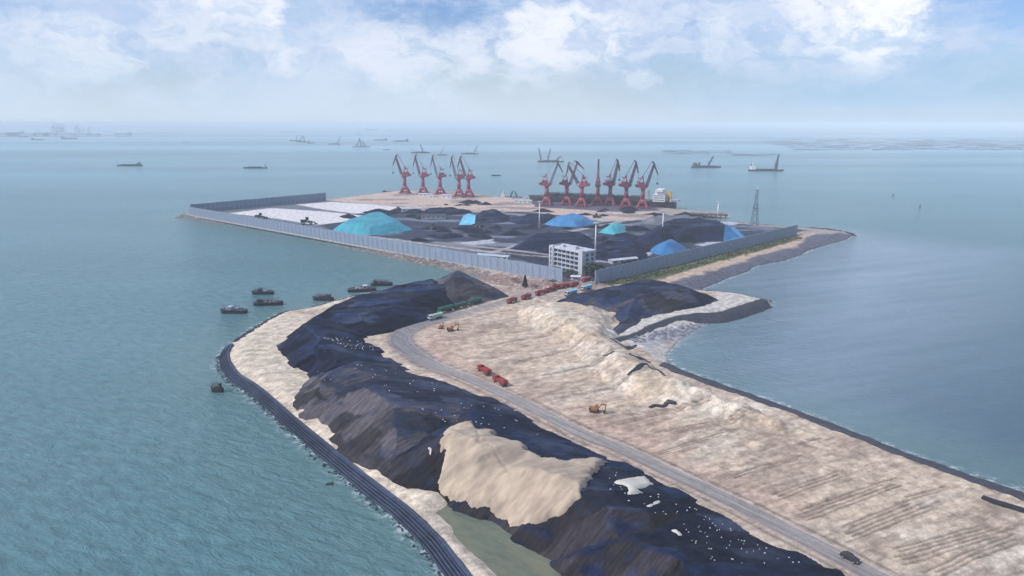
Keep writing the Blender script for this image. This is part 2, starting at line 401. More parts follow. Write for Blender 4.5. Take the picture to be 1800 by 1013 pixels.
for (u0, v0, u1, v1, n) in [(1370, 876, 1496, 832, 3), (1431, 908, 1584, 855, 4), (1502, 946, 1642, 891, 5), (1604, 987, 1777, 935, 5), (1650, 1012, 1800, 948, 3), (1590, 880, 1660, 862, 2), (1300, 838, 1400, 806, 2), (1180, 762, 1340, 735, 3), (1150, 800, 1270, 765, 2), (980, 700, 1150, 670, 2), (900, 640, 1060, 600, 2), (1100, 730, 1230, 715, 2), (850, 610, 990, 585, 2), (960, 660, 1090, 632, 2), (1080, 745, 1200, 722, 2)]:
    a, b = np.array(at2(u0, v0, 3.6)), np.array(at2(u1, v1, 3.6)); d = (b - a) / np.linalg.norm(b - a); nn = np.array((-d[1], d[0]))
    for k in range(n): TR.append((a + nn * k * 1.55 + d * random.uniform(-4, 4), b + nn * k * 1.55 + d * random.uniform(-6, 6)))
TDIR = np.array(at2(1590, 862, 3.6)) - np.array(at2(1430, 922, 3.6)); TDIR /= np.linalg.norm(TDIR); TN = np.array((-TDIR[1], TDIR[0]))
def ground_h(x, y):
    x = np.asarray(x, float); y = np.asarray(y, float)
    near = sstep(y, 560, 480)
    wx = x + fbm(x, y, 14, 3, 1) * 1.5; wy = y + fbm(x, y, 14, 3, 2) * 1.5
    d = sdist(wx, wy, LAND)
    top = 3.6 + .35 * fbm(x, y, 40, 3, 5)
    h = smin(np.where(d > 0, d * .32, d * .25), top, .8)
    a = (x * TDIR[0] + y * TDIR[1]); c = (x * TN[0] + y * TN[1])
    rough = fbm(a / 4, c, 5.5, 5, 7)                      # long scrapes along the haul direction
    dl = pdist(x, y, ROAD_W)
    flat = sstep(dl, 5, 14)
    right = sstep((x - 0) * .767 + (y - 262) * .643, 0, 25)
    h = h + near * flat * sstep(d, 1, 10) * (.25 * fbm(x, y, 9, 3, 9) + right * (.38 * rough + .4 * fbm(x, y, 22, 3, 12) + .3 * fbm(x, y, 3.2, 4, 13)))
    dm = sdist(x + fbm(x, y, 9, 3, 21) * 5, y + fbm(x, y, 9, 3, 22) * 5, MOUND)
    m = smin(np.maximum(dm, 0) * .5, 6.4 + 1.8 * fbm(x, y, 14, 3, 23), 1.2) + np.where(dm > 0, 1.5 * fbm(a / 4, c, 6, 4, 25), 0)
    h = h + np.where(dm > 0, np.maximum(m, 0), 0)
    rub = sdist(x, y, NECK); h = h + sstep(rub, 0, 6) * (.9 * fbm(x, y, 5, 3, 31)) * flat
    dp = sdist(x + fbm(x, y, 6, 2, 41), y + fbm(x, y, 6, 2, 42), POND)
    h = np.where(near > 0, np.minimum(h, 1.6 + np.where(dp < 0, -dp * .28, -dp * .25)), h)
    for (p, q) in TR:
        m_ = (np.abs(x - (p[0] + q[0]) / 2) < 45) & (np.abs(y - (p[1] + q[1]) / 2) < 45)
        if m_.any():
            g = seg_d(x[m_], y[m_] + .6 * fbm(x[m_], y[m_], 15, 2, 3), p, q); h[m_] -= .42 * np.exp(-(g / .42) ** 2)
    dw = pdist(x, y, WALLP); h = np.where(dw < 7, np.minimum(h, -1.2 + dw * .78), h)
    # the roadbed is graded flat
    rw = 4.2 + 2.6 * sstep(x, -25, -60) * (y > 280)
    h = h * sstep(dl, rw, rw + 3.5) + 3.52 * (1 - sstep(dl, rw, rw + 3.5))
    return h

SANDC = np.array((.53, .425, .325)); PALE = np.array((.63, .55, .455)); EARTH = np.array((.42, .30, .235)); DAMP_AND_SHADE = np.array((.29, .215, .17))
DUST = np.array((.024, .031, .058)); LOT = np.array((.66, .62, .62)); GRAVEL = np.array((.115, .115, .15)); GRASSC = np.array((.13, .13, .065)); WHITE = np.array((.60, .60, .60))
def mixc(c, t, k): k = np.clip(k, 0, 1)[:, None]; return c * (1 - k) + t * k
def zone(x, y, P, soft=2.0, warp=2.0, s=12, o=50):
    return sstep(sdist(x + fbm(x, y, s, 3, o) * warp, y + fbm(x, y, s, 3, o + 1) * warp, P), -soft / 2, soft / 2)
def near_s(x, y): return sstep((x - 0) * .767 + (y - 262) * .643, 0, 12) * sstep(y, 420, 380)
def ground_c(x, y, h):
    n = len(x); c = np.tile(SANDC, (n, 1)); c = mixc(c, np.array((.54, .425, .325)), sstep(y, 170, 260))
    a = (x * TDIR[0] + y * TDIR[1]); cc = (x * TN[0] + y * TN[1])
    c = mixc(c, PALE, sstep(fbm(a / 2.5, cc, 14, 5, 60), -.1, .5) * .8)
    c = mixc(c, EARTH, sstep(fbm(x, y, 45, 4, 61), .0, .6) * .6)
    c = mixc(c, DAMP_AND_SHADE, sstep(fbm(a / 3, cc, 6, 5, 62), .14, .45) * .5)
    c = mixc(c, DAMP_AND_SHADE * .8, sstep(fbm(a / 3.5, cc, 2.2, 4, 65), .22, .5) * .5)
    c = mixc(c, np.array((.52, .37, .29)), sstep(pdist(x, y, poly([(760, 600), (800, 640), (960, 720), (1090, 780), (1350, 890)], 3.6)) + 6 * fbm(x, y, 14, 3, 77), 16, 4) * .65)
    left = sstep((x - 0) * .767 + (y - 262) * .643, -5, -15)
    c = mixc(c, PALE * np.array((.98, .96, .92)), left * .75)
    c = mixc(c, DAMP_AND_SHADE, left * sstep(fbm(x / 3, y, 7, 3, 63), .35, .6) * .5)
    c = mixc(c, PALE * 1.03, zone(x, y, MOUND, 6, 3) * .35); c = mixc(c, np.array((.50, .39, .27)), zone(x, y, MOUND, 6, 3) * sstep(fbm(x, y, 16, 3, 64), -.1, .4) * .6)
    for (p, q) in TR:
        m_ = (np.abs(x - (p[0] + q[0]) / 2) < 45) & (np.abs(y - (p[1] + q[1]) / 2) < 45)
        if m_.any():
            g = seg_d(x[m_], y[m_] + .6 * fbm(x[m_], y[m_], 15, 2, 3), p, q)
            k = (np.exp(-(g / .42) ** 2) * .9)[:, None]; c[m_] = c[m_] * (1 - k) + DAMP_AND_SHADE * .7 * k  # dark track lines: disturbed damp sand plus groove shade put into the colour
    dl = pdist(x, y, ROAD_W)
    c = mixc(c, np.array((.42, .33, .265)), sstep(dl, 11, 5) * .6 * sstep(y, 700, 600))
    c = mixc(c, np.array((.15, .12, .12)), np.exp(-((dl + .5 * fbm(x, y, 9, 3, 78) - 5.6) / .6) ** 2) * .75 * sstep(y, 340, 300))
    c = mixc(c, np.array((.17, .16, .18)), sstep(dl, 9, 6) * sstep(x, -25, -50) * (y > 300) * .7)
    c = mixc(c, np.array((.53, .48, .44)), zone(x, y, SPITW, 3))
    c = mixc(c, np.array((.28,.29,.33)), zone(x, y, poly([(1110, 606), (1150, 588), (1240, 568), (1215, 582), (1170, 604), (1130, 616)], 2), 4, 3) * .7)
    c = mixc(c, DAMP_AND_SHADE, near_s(x, y) * sstep(fbm(x, y, 26, 5, 90), .12, .4) * .45)
    # port island
    P = zone(x, y, PORTA, 6, 3)
    far = sstep(y, 500, 560)
    c = mixc(c, np.array((.34, .29, .26)), far * .9)
    c = mixc(c, GRAVEL * 1.2, far * sstep(fbm(x, y, 9, 4, 66), .1, .5) * .6)
    yard = zone(x, y, poly([(335, 377), (575, 353), (660, 360), (760, 375), (950, 372), (1060, 390), (1200, 385), (1420, 405), (1050, 500), (1000, 495), (850, 470), (680, 437), (480, 398)], 3.5), 5, 5)
    c = mixc(c, DUST * 1.2, yard)
    c = mixc(c, np.array((.24, .26, .32)), yard * sstep(fbm(x / 3, y, 14, 4, 67), .12, .45) * .75)
    c = mixc(c, np.array((.035, .04, .07)), yard * sstep(fbm(x / 2, y, 25, 4, 68), .05, .5) * .8)
    c = mixc(c, np.array((.16, .17, .20)), zone(x, y, poly([(335, 377), (575, 353), (640, 356), (560, 395), (590, 410), (700, 420), (900, 455), (980, 475), (985, 497), (680, 437)], 3.5), 6, 3) * .85)
    for zp in ([(402, 375), (475, 366), (570, 372), (652, 381), (600, 391), (556, 396), (480, 384)], [(520, 360), (582, 355), (650, 359), (728, 367), (735, 371), (620, 376), (560, 367)]):
        c = mixc(c, LOT, zone(x, y, poly(zp, 3.5), 3, 1.5))
    back = zone(x, y, poly([(576, 352), (700, 336), (830, 341), (950, 353), (1170, 366), (1160, 372), (1110, 388), (1000, 380), (900, 371), (780, 368), (700, 362), (600, 355)], 3.5), 5, 3)
    c = mixc(c, np.array((.52, .40, .33)), back); c = mixc(c, np.array((.20, .17, .17)), back * sstep(fbm(x / 3, y, 16, 4, 69), .08, .35) * .8)
    c = mixc(c, LOT, zone(x, y, poly([(870, 372), (960, 380), (1010, 380), (1100, 388), (1040, 393), (950, 388)], 3.5), 4, 4) * .25)
    quay = zone(x, y, poly([(935, 353), (1150, 363), (1160, 371), (1090, 373), (940, 364)], 3.5), 4, 2)
    c = mixc(c, np.array((.10, .09, .13)), quay)
    # light haul roads in the yard
    for rp, wd in (([(560, 405), (680, 420), (870, 445)], 5), ([(870, 443), (950, 420), (1040, 400), (1100, 388)], 5), ([(985, 408), (1050, 400), (1100, 395)], 3), ([(1050, 460), (1120, 462)], 4), ([(830, 440), (960, 452)], 5)):
        c = mixc(c, np.array((.40, .38, .38)), sstep(pdist(x, y, poly(rp, 3.5)) + fbm(x, y, 6, 2, 70) * 2, wd, wd * .4) * .85 * sstep(y, 520, 540))
    for zp in ([(800, 428), (870, 420), (865, 428), (830, 432)], [(1090, 450), (1150, 440), (1140, 452), (1110, 458)], [(1220, 430), (1290, 420), (1285, 428), (1240, 434)], [(1200, 386), (1300, 391), (1290, 397), (1220, 393)]):
        c = mixc(c, np.array((.42, .43, .48)), zone(x, y, poly(zp, 3.5), 4, 5, 8))
    # green bank, ochre beach and dark coal-washed shore south-east of the port
    east = sstep(pdist(x, y, poly([(1100, 520), (1300, 470), (1410, 430), (1500, 412)], 1)), 75, 60) * sstep(x, 55, 75)
    c = mixc(c, np.array((.50, .37, .28)), zone(x, y, poly([(1040, 503), (1250, 462), (1390, 418), (1440, 412), (1400, 432), (1300, 470), (1200, 505), (1150, 512)], 2), 4, 3) * .9)
    c = mixc(c, GRAVEL, zone(x, y, poly([(1150, 514), (1200, 497), (1290, 470), (1330, 455), (1400, 437), (1425, 418), (1510, 411), (1480, 432), (1420, 450), (1330, 475), (1240, 518)], 1), 5, 5))
    c = mixc(c, GRASSC, zone(x, y, poly([(1040, 507), (1050, 497), (1390, 412), (1408, 416), (1360, 435), (1250, 465), (1150, 495)], 3), 3, 3))
    # rubble on the neck
    c = mixc(c, np.array((.33, .24, .21)), zone(x, y, NECK, 6, 3) * .8); c = mixc(c, np.array((.55, .48, .42)), zone(x, y, NECK, 6, 3) * sstep(fbm(x, y, 5, 3, 71), .1, .4) * .7)
    # silt round the pond
    dp = sdist(x, y, POND); c = mixc(c, np.array((.48, .41, .34)), sstep(dp, -7, -2) * (y < 400))
    c = mixc(c, c * .6, sstep(h, .55, .1))                # wet edge
    return np.clip(c, .01, .8)

xs = np.concatenate([np.arange(-445, -180, 2.6), np.arange(-180, 30, .95), np.arange(30, 190, .6), np.arange(190, 250, .95), np.arange(250, 400, 2.6)])
ys = np.concatenate([np.arange(82, 110, 1.2), np.arange(110, 250, .6), np.arange(250, 500, .95), np.arange(500, 1270, 2.6)])
GX, GY = np.meshgrid(xs, ys); gx, gy = GX.ravel(), GY.ravel()
gh = ground_h(gx, gy)
keep = (gh > -1.6).reshape(GX.shape)
F, used = grid_faces(len(xs), len(ys), keep)
gxyz = np.stack([gx, gy, gh], 1)[used]
gc = ground_c(gxyz[:, 0], gxyz[:, 1], gxyz[:, 2])
tag(np_mesh('ground', gxyz, F, M['ground'], gc), kind='structure')

# ------------------------------------------------------------------ water
def graded(lo, hi, step, far, f=1.22):
    c = list(np.arange(lo, hi + .1, step)); s = step; a = []
    p = hi
    while p < far: s *= f; p += s; a.append(p)
    s = step; p = lo; b = []
    while p > -far: s *= f; p -= s; b.append(p)
    return np.array(b[::-1] + c + a)
wx_ = graded(-480, 480, 3.5, 55000); wy_ = graded(60, 1250, 3.5, 55000)
WX, WY = np.meshgrid(wx_, wy_); x_, y_ = WX.ravel(), WY.ravel()
nearm = (np.abs(x_) < 900) & (y_ < 1600) & (y_ > -200)
sh = np.full(x_.shape, -500.0); sh[nearm] = sdist(x_[nearm], y_[nearm], LAND)
Fi, ui = grid_faces(len(wx_), len(wy_), np.ones(WX.shape, bool))
shore = -sh
BAY = poly([(1170, 600), (1300, 550), (1400, 520), (1260, 500), (1500, 415), (1750, 445), (1700, 520), (1600, 600), (1500, 680), (1300, 690)], 0)
bay = np.zeros(x_.shape); bay[nearm] = sstep(sdist(x_[nearm], y_[nearm], BAY), -95, 80)
def water_mat(name, deep, silt_sheen, foam=True):
    m = bpy.data.materials.new(name); m.use_nodes = True; n = NT(m.node_tree)
    b = n.n['Principled BSDF']; b.inputs['IOR'].default_value = 1.33
    P = n.new('ShaderNodeNewGeometry').outputs['Position']
    s = n.new('ShaderNodeAttribute'); s.attribute_name = 'shore'; ba = n.new('ShaderNodeAttribute'); ba.attribute_name = 'bay'
    cd_ = n.new('ShaderNodeVectorMath'); cd_.operation = 'LENGTH'; n.link(P, cd_.inputs[0]); dist = cd_.outputs[1]
    big = n.noise(n.mapping(P, rot=(0, 0, .15), scale=(.0011, .0042, 1)), 1.0, 6, .6)
    c = n.mix(n.ramp(big, .3, .75), tuple(deep), tuple(x * 1.25 + .008 for x in deep))
    gr_ = n.noise(n.mapping(P, rot=(0, 0, rad(28)), scale=(.10, .30, 1)), 1.0, 7, .7); c = n.mix(1.0, c, n.mix(n.ramp(gr_, .35, .65), (.80, .82, .84, 1), (1.22, 1.2, 1.18, 1)), 'MULTIPLY')  # light and dark of the ripples painted as grain in the water colour
    sx = n.new('ShaderNodeSeparateXYZ'); n.link(P, sx.inputs[0])
    c = n.mix(n.math('MULTIPLY', n.ramp(sx.outputs[0], 60, 190), n.ramp(sx.outputs[1], 1000, 150)), c, (.016, .066, .108, 1)) if foam else c
    c = n.mix(n.ramp(s.outputs['Fac'], 60, 0, 0, .55), c, (.12, .20, .20, 1))
    st = n.noise(n.mapping(P, rot=(0, 0, -.35), scale=(.006, .05, 1)), 1.0, 6, .62)
    c = n.mix(n.math('MULTIPLY', ba.outputs['Fac'], n.ramp(st, .25, .75, .5, .95)), c, tuple(silt_sheen))  # pale bay streaks: silt, with cloud sheen painted into the colour
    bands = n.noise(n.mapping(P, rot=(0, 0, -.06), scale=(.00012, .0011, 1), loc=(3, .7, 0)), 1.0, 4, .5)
    c = n.mix(n.math('MULTIPLY', n.ramp(bands, .40, .62), n.ramp(cd_.outputs[1], 900, 2600)), c, (.17, .33, .40, 1))  # distant sea paled in bands: sky reflection put into the base colour
    if not foam: c = n.mix(n.ramp(n.noise(n.mapping(P, rot=(0, 0, .8), scale=(.03, .09, 1)), 1.0, 6, .6), .42, .66, 0, .8), c, (.17, .165, .11, 1))
    if foam:
        fn = n.noise(P, .28, 7, .68)
        wid = n.math('MULTIPLY', n.noise(P, .045, 4, .6), 7)
        f1 = n.ramp(n.math('SUBTRACT', s.outputs['Fac'], wid), 2.0, -3.5)
        k = n.math('MULTIPLY', f1, n.ramp(fn, .45, .64, 0, .62))
        wc = n.noise(n.mapping(P, rot=(0, 0, .5), scale=(.05, .35, 1)), 1.0, 4, .6)      # scattered whitecaps
        k = n.math('MAXIMUM', k, n.math('MULTIPLY', n.ramp(wc, .73, .80), .35))
        c = n.mix(k, c, (.62, .66, .68, 1)); n.link(n.math('MAXIMUM', n.ramp(k, 0, 1, 0, .8), n.ramp(dist, 250, 1600, .10, .24)), b.inputs['Roughness'])
    else: b.inputs['Roughness'].default_value = .12
    
    n.link(c, b.inputs['Base Color'])
    w1 = n.noise(n.mapping(P, rot=(0, 0, rad(28)), scale=(.13, .34, 1)), 1.0, 7, .68, .5)
    w2 = n.noise(P, .035, 5, .6)
    h = n.math('ADD', w1, n.math('MULTIPLY', w2, 1.2))
    bm = n.new('ShaderNodeBump'); bm.inputs['Strength'].default_value = 1.0; bm.inputs['Distance'].default_value = 1.9 if foam else .35
    n.link(h, bm.inputs['Height']); n.link(bm.outputs[0], b.inputs['Normal'])
    return m
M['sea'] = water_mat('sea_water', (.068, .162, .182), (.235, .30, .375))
M['pond'] = water_mat('pond_water', (.095, .115, .085), (.15, .16, .10), foam=False)
tag(np_mesh('sea_water', np.stack([x_, y_, np.zeros_like(x_)], 1), Fi, M['sea'], extra={'shore': shore, 'bay': bay}), kind='structure')
px_, py_ = np.meshgrid(np.arange(POND[:, 0].min() - 6, POND[:, 0].max() + 6, 2.0), np.arange(POND[:, 1].min() - 6, POND[:, 1].max() + 6, 2.0))
pd_ = sdist(px_.ravel(), py_.ravel(), POND)
Fp, up_ = grid_faces(px_.shape[1], px_.shape[0], (pd_ > -5).reshape(px_.shape))
pv = np.stack([px_.ravel(), py_.ravel(), np.full(px_.size, 1.62)], 1)[up_]
tag(np_mesh('pond_water', pv, Fp, M['pond'], extra={'shore': np.full(len(pv), 99.), 'bay': np.zeros(len(pv))}), kind='structure')

# ------------------------------------------------------------------ heaps
HEAPS = []           # (function, bbox) for laying other things on them
def heap_fn(pts, H, z0=3.6, noise=.45, k=.25, nscale=9, seed=0, steps=2.6, scallop=1.9):
    P = np.array([at2(p[0], p[1], z0) for p in pts]); S = [p[2] if len(p) > 2 else .62 for p in pts]
    def fn(x, y):
        wx = x + fbm(x, y, 11, 3, seed + 80) * scallop; wy = y + fbm(x, y, 11, 3, seed + 81) * scallop
        q_ = (-x * .643 + y * .767) / 11 + .30 * fbm(x, y, 9, 3, seed + 85) + .04 * (x * .767 + y * .643); st_ = np.floor(q_); fr_ = sstep(q_ - st_, .93, 1.0); ha_ = lambda k_: _T[(k_.astype(int) + seed * 7) & 255, 5]
        sec = ha_(st_) * (1 - fr_) + ha_(st_ + 1) * fr_
        if steps > 1: wx = wx + .767 * 5.0 * (sec - .5); wy = wy + .643 * 5.0 * (sec - .5)
        ins = inside(wx, wy, P); h = np.full(x.shape, 1e9); dd = np.full(x.shape, 1e9)
        for i in range(len(P)):
            d = seg_d(wx, wy, P[i], P[(i + 1) % len(P)]); h = np.minimum(h, d * S[i]); dd = np.minimum(dd, d)
        al = -(wx * .767 + wy * .643); ac = -wx * .643 + wy * .767
        HH = H + .35 * fbm(x, y, 22, 3, seed + 82) + steps * ((ha_(st_) * (1 - fr_) + ha_(st_ + 1) * fr_) - .5)
        h = smin(h, HH, k) + noise * fbm(x, y, nscale, 4, seed + 83) * sstep(dd, 0, 5)
        h = h + (.40 * fbm(al / 7, ac, 5, 3, seed + 84) + .34 * fbm(al / 9, ac, 2.2, 3, seed + 86)) * sstep(dd, 0, 4)
        h = h + .45 * k * 0
        return np.where(ins, np.maximum(h, -.2 + 0 * h), -dd * .75 - .2)
    return fn, P
def make_heap(name, pts, H, m, label, cat='coal heap', group=None, cell=.8, z0=3.6, reg=True, **kw):
    fn, P = heap_fn(pts, H, z0=z0, **kw)
    x0, x1, y0, y1 = P[:, 0].min() - 4, P[:, 0].max() + 4, P[:, 1].min() - 4, P[:, 1].max() + 4
    X, Y = np.meshgrid(np.arange(x0, x1, cell), np.arange(y0, y1, cell)); x, y = X.ravel(), Y.ravel()
    h = fn(x, y); F, u = grid_faces(X.shape[1], X.shape[0], (h > -2.4).reshape(X.shape))
    base = z0
    v = np.stack([x, y, base + h], 1)[u]
    c = (P[:, 0].mean(), P[:, 1].mean(), base)
    vx, vy = x[u], y[u]; q_ = (-vx * .643 + vy * .767) / 11 + .30 * fbm(vx, vy, 9, 3, kw.get('seed', 0) + 85) + .04 * (vx * .767 + vy * .643)
    lv = np.floor((vx * .767 + vy * .643) / 17 + 1.5 * _T[(np.floor(q_).astype(int)) & 255, 9] + .4 * fbm(vx, vy, 12, 2, 88))
    cov = _T[(np.floor(q_).astype(int) * 3 + kw.get('seed', 0)) & 255, lv.astype(int) & 255]
    o = np_mesh(name, v, F, m, loc=c, extra={'cover': cov})
    tag(o, label, cat, group)
    if reg: HEAPS.append((fn, (x0, x1, y0, y1), base))
    return o, fn
Gp = 'heaps of the long coal stockpile'
make_heap('coal_heap', [(738, 519), (750, 505), (770, 498), (800, 493), (850, 500), (892, 522), (850, 532), (800, 540), (755, 535)], 13, M['coal_brown'], 'pointed coal heap at the far end of the long stockpile behind the parked green trucks', group=Gp, seed=1, k=1)
make_heap('coal_heap', [(770, 499), (662, 522), (600, 539), (567, 552), (530, 575), (570, 600), (652, 592), (690, 583), (750, 563), (790, 545), (820, 525)], 9.5, M['coal_navy'], 'dark coal heap with a steep inner face beside the tight road bend', group=Gp, seed=2, k=1)  # shade of the inner face put into the dark side colour
make_heap('coal_heap', [(560, 553), (530, 574), (510, 587), (485, 606), (495, 620), (508, 640), (545, 657, .55), (610, 640, .5), (655, 612, .35), (645, 597, .5), (615, 575, .5)], 10, M['coal_navy'], 'blue-black coal heap whose foot touches the widest sand strip', group=Gp, seed=3)
make_heap('coal_heap', [(510, 630), (537, 656), (556, 684, .6), (610, 680, .5), (690, 655, .4), (704, 643, .3), (650, 602, .3), (600, 605, .5)], 10.5, M['coal_navy'], 'dotted coal heap between the sand strip and the sandy point of the road verge', group=Gp, seed=4)
make_heap('coal_heap', [(545, 668), (517, 705), (532, 727, .6), (610, 712, .5), (740, 685, .4), (770, 668, .3), (700, 641, .3), (640, 630, .5)], 10.5, M['coal_brown'], 'brownish coal heap ending in a narrow spur over the sand strip', group=Gp, seed=5)
make_heap('coal_heap', [(532, 722), (557, 743), (612, 788), (650, 811), (684, 832, .6), (770, 810, .5), (850, 760, .4), (905, 722, .26), (825, 688, .26), (762, 665, .3), (700, 655, .5), (610, 692, .55)], 12.5, M['coal_brown'], 'broad brown-streaked coal heap facing the stepped sea wall', group=Gp, seed=6)
make_heap('coal_heap', [(665, 818), (684, 832), (720, 856), (770, 868), (805, 886, .6), (900, 890, .5), (1010, 850, .4), (1068, 802, .26), (950, 750, .26), (890, 712, .26), (835, 695, .4), (750, 755, .5)], 11.5, M['coal_black'], 'coal heap with the large sand spill lying over its face', group=Gp, seed=7)
make_heap('coal_heap', [(790, 882), (830, 892), (875, 907), (910, 934), (950, 951), (1003, 987), (1034, 1014, .6), (1140, 1020, .5), (1270, 920, .3), (1205, 866, .26), (1090, 812, .26), (1010, 780, .3), (900, 800, .5)], 11.5, M['coal_black'], 'coal heap rising from the edge of the green pond', group=Gp, seed=8)
make_heap('coal_heap', [(985, 975), (1034, 1014), (1075, 1070), (1150, 1160), (1300, 1260), (1700, 1220), (1620, 1085, .26), (1477, 1006, .26), (1350, 941, .26), (1205, 867, .3), (1120, 900, .5)], 11.0, M['coal_black'], 'nearest coal heap at the bottom of the photo scattered with many white bags', group=Gp, seed=9)
SPIT_HEAP = make_heap('coal_heap', [(968, 536, .35), (1000, 520, .35), (1062, 507, .4), (1125, 500, .5), (1200, 511, .5), (1267, 528, .5), (1220, 543, .5), (1125, 562, .5), (1110, 575, .5), (1075, 600, .6), (1065, 590, .5), (1080, 565, .5), (1078, 552, .5), (1010, 540, .4)], 9.5, M['coal'], 'broad dark coal heap on the right spit beside the sand plateau', seed=10, z0=3.4)
# small port heaps
Pg = 'coal heaps in the port yard'
def port(pts, H, m, label, cat='coal heap', seed=0, name='coal_heap', **kw): return make_heap(name, pts, H, m, label, cat, Pg if cat == 'coal heap' else 'tarpaulin-covered heaps in the port yard', cell=1.6, seed=seed, z0=3.7, reg=False, noise=1.1, **kw)
port([(583, 405), (600, 396), (640, 385), (680, 381), (700, 388), (724, 404), (690, 411), (650, 414), (605, 412)], 9.5, M['teal'], 'large teal tarpaulin-covered heap on the left of the port yard', 'covered heap', 20, 'covered_heap', k=3, steps=.6)
port([(815, 392), (830, 382), (865, 376), (890, 380), (905, 388), (880, 392), (850, 393)], 10, M['coal_dark'], 'peaked black coal heap with a light blue sheet on its left end', seed=21)
port([(897, 437), (925, 424), (985, 412), (1040, 420), (1050, 436), (1000, 441), (940, 441)], 7, M['coal_dark'], 'black coal heap just behind the white office block', seed=22)
port([(955, 394), (975, 385), (1010, 380), (1040, 388), (1048, 393), (1015, 399), (980, 398)], 6, M['skyblue'], 'bright blue tarpaulin-covered heap in the middle of the port yard', 'covered heap', 23, 'covered_heap', k=2, steps=.6)
port([(1050, 409), (1068, 399), (1092, 394), (1104, 401), (1100, 408), (1080, 413)], 6, M['seagreen'], 'sea-green tarpaulin-covered heap right of the light mast behind the office block', 'covered heap', 24, 'covered_heap', k=2, steps=.6)
port([(1098, 430, .5), (1130, 413, .9), (1170, 403, .9), (1230, 401, .9), (1280, 406, .9), (1302, 418, .8), (1270, 425, .85), (1190, 427, .85), (1140, 434, .7)], 13, M['coal_dark'], 'longest black coal heap by the right fence, with a blue sheet on its right end', seed=25)
port([(1138, 442), (1152, 433), (1180, 429), (1203, 434), (1214, 442), (1190, 449), (1158, 449)], 9.5, M['deepblue'], 'deep blue tarpaulin-covered heap close to the right-hand fence', 'covered heap', 26, 'covered_heap', k=2, steps=.6)
port([(1040, 455), (1080, 445), (1120, 441), (1140, 450), (1150, 457), (1100, 463)], 5.5, M['coal_dark'], 'low black coal heap in front of the deep blue covered heap', seed=27)
port([(1040, 440), (1060, 425), (1110, 418), (1130, 425), (1120, 440), (1070, 446)], 5, M['coal_dark'], 'low rough coal heap between the two light masts nearest the fence', seed=28)
port([(885, 387), (940, 380), (985, 384), (960, 393), (910, 394)], 4, M['coal_dark'], 'flat dark coal heap left of the bright blue covered heap', seed=29)
port([(745, 372), (800, 369), (830, 373), (790, 379), (750, 378)], 4, M['coal_dark'], 'low coal heap behind the peaked black heap, towards the left cranes', seed=30)
port([(1120, 392), (1150, 384), (1210, 384), (1250, 389), (1200, 394), (1150, 396)], 5, mat('grey_spoil', (.16, .16, .18), .95, (.07, .08, .1), .1, .6, bump=.3), 'low grey spoil bank behind the longest coal heap', 'spoil heap', 31, 'spoil_heap')
rr_ = random.Random(21); sm = None
yardp = [(760, 395, 880, 412), (600, 372, 800, 384), (1060, 415, 1130, 432), (1030, 428, 1130, 448), (900, 396, 1080, 404), (1180, 396, 1260, 402), (720, 408, 860, 424), (1150, 376, 1230, 388), (700, 355, 860, 364), (960, 440, 1000, 448), (940, 367, 1140, 373), (960, 374, 1150, 382), (820, 402, 960, 418), (640, 362, 760, 376), (1060, 398, 1120, 412)]
for i_ in range(95):
    q4 = yardp[i_ % len(yardp)]; u_, v_ = rr_.uniform(q4[0], q4[2]), rr_.uniform(q4[1], q4[3]); x_0, y_0 = at2(u_, v_, 3.6)
    if sm is None:
        g1 = np.linspace(-7, 7, 19); A1, B1 = np.meshgrid(g1, g1); a1, b1 = A1.ravel(), B1.ravel(); d1 = np.hypot(a1, b1) + 1.4 * fbm(a1, b1, 5, 3, 5)
        F1, u1 = grid_faces(19, 19, (d1 < 6.6).reshape(A1.shape)); sm = np_mesh('coal_mound', np.stack([a1, b1, np.maximum(0, 5.6 - d1) * .55 + .4 * fbm(a1, b1, 2.5, 3, 6) - .3], 1)[u1], F1, M['coal_dark']); o1 = sm
    else: o1 = sm.copy(); col.objects.link(o1)
    k1 = rr_.uniform(.6, 2.3); o1.location = (x_0, y_0, 3.6); o1.rotation_euler = (0, 0, rr_.uniform(0, 6)); o1.scale = (k1 * rr_.uniform(1, 2.2), k1, k1 * .75)
    tag(o1, 'small dark coal mound scattered between the large heaps of the port yard', 'coal mound', 'small mounds in the port yard')
# sheets hanging over the ends of two heaps: same height functions, a little proud
def drape(name, fnpts, H, z0, region, m, label, seed, cell=1.4, up=.35, cat='tarpaulin', rz=0.0, **kw):
    fn, P = heap_fn(fnpts, H, z0=z0, seed=seed, noise=1.1, **kw); R = poly(region, rz or z0)
    X, Y = np.meshgrid(np.arange(R[:, 0].min() - 3, R[:, 0].max() + 3, cell), np.arange(R[:, 1].min() - 3, R[:, 1].max() + 3, cell)); x, y = X.ravel(), Y.ravel()
    d = sdist(x, y, R); F, u = grid_faces(X.shape[1], X.shape[0], (d > 0).reshape(X.shape)); v = np.stack([x, y, z0 + np.maximum(fn(x, y), .05) + up], 1)[u]
    return tag(np_mesh(name, v, F, m, loc=(R[:, 0].mean(), R[:, 1].mean(), z0)), label, cat)
drape('tarpaulin', [(815, 392), (830, 382), (865, 376), (890, 380), (905, 388), (880, 392), (850, 393)], 10, 3.7, [(808, 396), (834, 396), (836, 381), (825, 376), (815, 380)], M['aqua'], 'light blue sheet over the left end of the peaked black heap', 21)
drape('tarpaulin', [(1098, 430, .5), (1130, 413, .9), (1170, 403, .9), (1230, 401, .9), (1280, 406, .9), (1302, 418, .8), (1270, 425, .85), (1190, 427, .85), (1140, 434, .7)], 13, 3.7, [(1272, 430), (1312, 421), (1290, 400), (1262, 400), (1275, 412)], M['skyblue'], 'bright blue sheet over the right end of the longest coal heap', 25)

